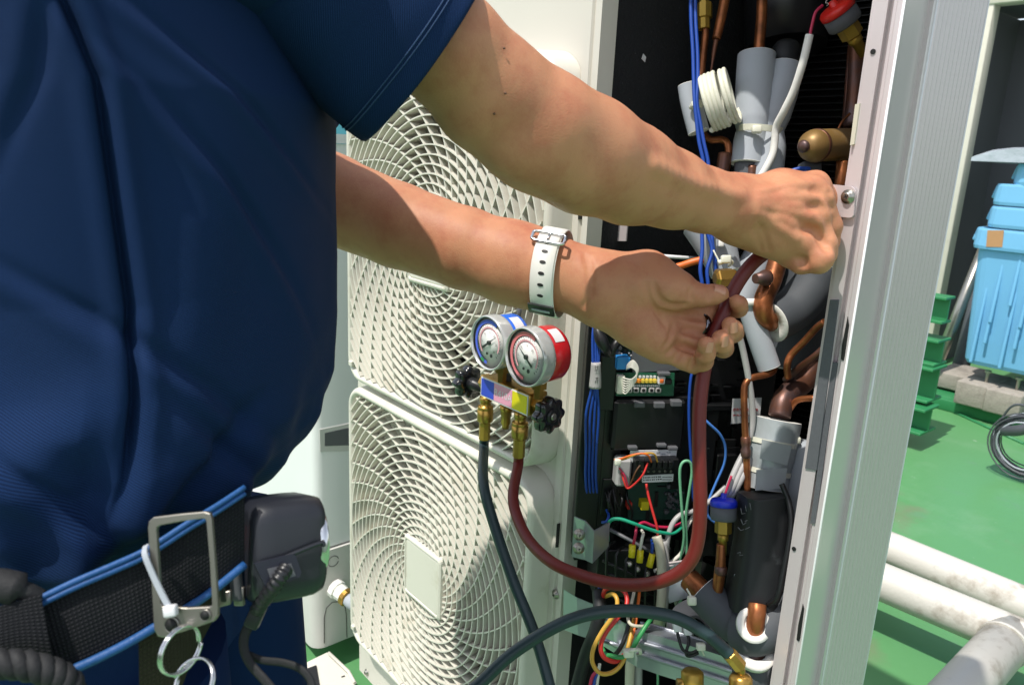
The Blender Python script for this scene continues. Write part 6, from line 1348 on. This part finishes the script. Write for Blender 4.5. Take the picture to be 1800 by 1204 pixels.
for x, y, r in ((303, 1097, .0029), (362, 1080, .0021)):
    c = WP(x, y, pp0, pn) + pn * .0006; obj('eye', MB().lathe([(r, 0), (r, .0006), (0, .0007)], c, pn, 20), 'dark_void', pt); obj('eye_rim', MB().lathe([(r * 1.02, 0), (r * 1.12, .0007), (r * 1.3, .0002)], c, pn, 20, caps=False), 'plate_steel', pt)
zt2 = thing('cable_tie', 'translucent cable tie fixing the steel plate to the belt', 'cable tie', WP(280, 1020, pp0, pn))
q = [WP(x, y, pp0 + pn * .0025, pn) for x, y in ((246, 962), (254, 975), (270, 1015), (288, 1052), (297, 1068))]; q[0] = q[0] - pn * .004
mb = MB(); qq = spl(q, 5); dv = _n(RIGHT * .85 - DOWN * .45) * .0013; mb.grid([[p - dv, p + dv] for p in qq]); mb.grid([[p + dv - pn * .0008, p - dv - pn * .0008] for p in qq]); obj('band', mb, 'foam_grey', zt2)
obj('head', MB().box(WP(300, 1073, pp0 + pn * .0035, pn), (.0058, .0042, .0050), (RIGHT - DOWN * .15, FWD, DOWN + RIGHT * .15), bev=.001), 'label_white', zt2)
def kring(c, nrm, r, lab):
    nrm = _n(nrm); u = _n(np.cross(nrm, DOWN)); v = np.cross(nrm, u)
    t = np.linspace(0, 4 * math.pi, 90); return obj('key_ring', MB().tube([c + r * (math.cos(a) * u + math.sin(a) * v) + nrm * .0007 * (a / math.pi - 2) for a in t], .00062, 8), 'chrome', None, lab, None, 'key ring', 'split rings under the belt plate', loc=c)
kring(W(317, 1142, .333), RIGHT * .86 - FWD * .42 + DOWN * .12, .0105, 'split steel ring hanging in the left eye of the steel plate')
kring(W(341, 1198, .333), FWD * .78 + DOWN * .5 + RIGHT * .3, .0098, 'lower split steel ring linked through the ring above it')
# tape measure on a clip
tm = thing('tape_measure', 'black rounded tape measure with a chrome side clipped to the belt', 'tape measure', W(490, 955, .405))
th0 = math.radians(34); a1 = _n(RIGHT * math.cos(th0) + FWD * math.sin(th0)); a3 = _n(DOWN * .985 + RIGHT * .10 - a1 * np.dot(DOWN * .985 + RIGHT * .10, a1)); a2 = np.cross(a3, a1)
a2 = a2 if np.dot(a2, FWD) > 0 else -a2
ctr = W(491, 958, .412)
def tmp(x, y, z): return ctr + a1 * x + a3 * y + a2 * z
rings = []
for s, k in ((-.0205, .80), (-.0195, .90), (-.016, .985), (-.008, 1.0), (.006, 1.0), (.013, .985), (.0175, .93), (.0190, .84)):
    rings.append([tmp(s, (b + .03 * math.sin(a * 1.5)) * k, a * k) for a, b in rrect(.050, .054, .012, 5)])
mb = MB().grid(rings, cv=True); 
for R_ in (rings[0], rings[-1]): o = len(mb.v); mb.v += R_; mb.f.append([o + i for i in range(len(R_))]); mb.sm.append(False)
shell = obj('shell', mb, 'tape_body', tm)
obj('chrome_disc', MB().lathe([(.0225, -.004), (.0230, .0004), (.0205, .0012), (.0195, .0006), (0, .0010)], tmp(.0186, -.002, -.003), a1, 40), 'chrome', tm)
fp = tmp(0, 0, -.0278); win = [(447, 990), (512, 974), (520, 976), (530, 1006), (527, 1014), (476, 1034), (466, 1030)]
pw = obj('window', patch(None, win, fp - a2 * .0012, -a2, .002, None, None), 'chrome', tm)
obj('blade_slot', patch(None, [(470, 1000), (512, 990), (520, 1012), (478, 1024)], fp - a2 * .0018, -a2, .001, None, None), 'shield_grey', pw)
lp = [tmp(.002 + x * 1.0, y, -.0275) for x, y in ((-.017, .006), (-.015, .003), (.010, -.0035), (.0135, -.002))]
obj('moulded_lip', MB().tube(spl(lp, 6), .0012, 8), 'tape_body', tm)
obj('belt_clip', MB().box(W(405, 968, .392), (.0085, .006, .052), (RIGHT + DOWN * .1, FWD, DOWN + RIGHT * .12), bev=.002), 'gasket', tm); tm.children[-1].data.materials[0] = mat('clip_navy', '20222e', .45)
obj('belt_clip', MB().box(W(391, 975, .388), (.0035, .010, .046), (RIGHT, FWD, DOWN + RIGHT * .1), bev=.001), 'black_plastic', tm)
obj('red_button', MB().box(W(422, 945, .400), (.0026, .008, .013), (RIGHT, FWD, DOWN + RIGHT * .1), bev=.0008), 'cap_red', tm)
mk = MB(); mk.box(W(392, 1052, .385), (.0090, .003, .0075), (RIGHT - DOWN * .25, FWD, DOWN), bev=.0008); mk.box(W(421, 1047, .392), (.0055, .003, .010), (RIGHT, FWD, DOWN), bev=.0008); obj('steel_hook', mk, 'plate_steel', tm)
ly = thing('lanyard', 'black ribbed lanyard strap hanging from the tape measure window', 'lanyard', W(460, 1060, .39))
q = spl(pd((502, 1000, .384), (494, 1012, .380), (482, 1030, .380), (466, 1050, .384), (452, 1072, .388)), 10)
obj('ribbed_boot', MB().tube(q, [.0034 + (.0007 if i % 4 < 2 else 0) for i in range(len(q))], 10), 'rubber_skin', ly)
obj('slider', MB().box(W(449, 1082, .389), (.0075, .006, .0125), (RIGHT + DOWN * .45, FWD, DOWN - RIGHT * .45), bev=.0012), 'rubber_skin', ly)
def flat(pts, wd, nm):
    q = spl(pd(*pts), 8); T_ = np.gradient(q, axis=0); P, uv, L_ = [], [], 0
    for i, p in enumerate(q):
        s = _n(np.cross(T_[i], FWD)) * wd / 2; P.append([p - s, p - s * .5 - FWD * .0006, p + s * .5 - FWD * .0006, p + s, p + s * .5 + FWD * .0008, p - s * .5 + FWD * .0008])
    return obj(nm, MB().grid(P, cv=True), 'strap_black', ly)
flat([(440, 1094, .389), (430, 1116, .389), (429, 1140, .388), (440, 1166, .386), (466, 1196, .382), (490, 1225, .38)], .0052, 'strap')
flat([(436, 1150, .390), (462, 1160, .388), (496, 1164, .384), (526, 1174, .38), (545, 1194, .378), (552, 1225, .376)], .0042, 'strap')
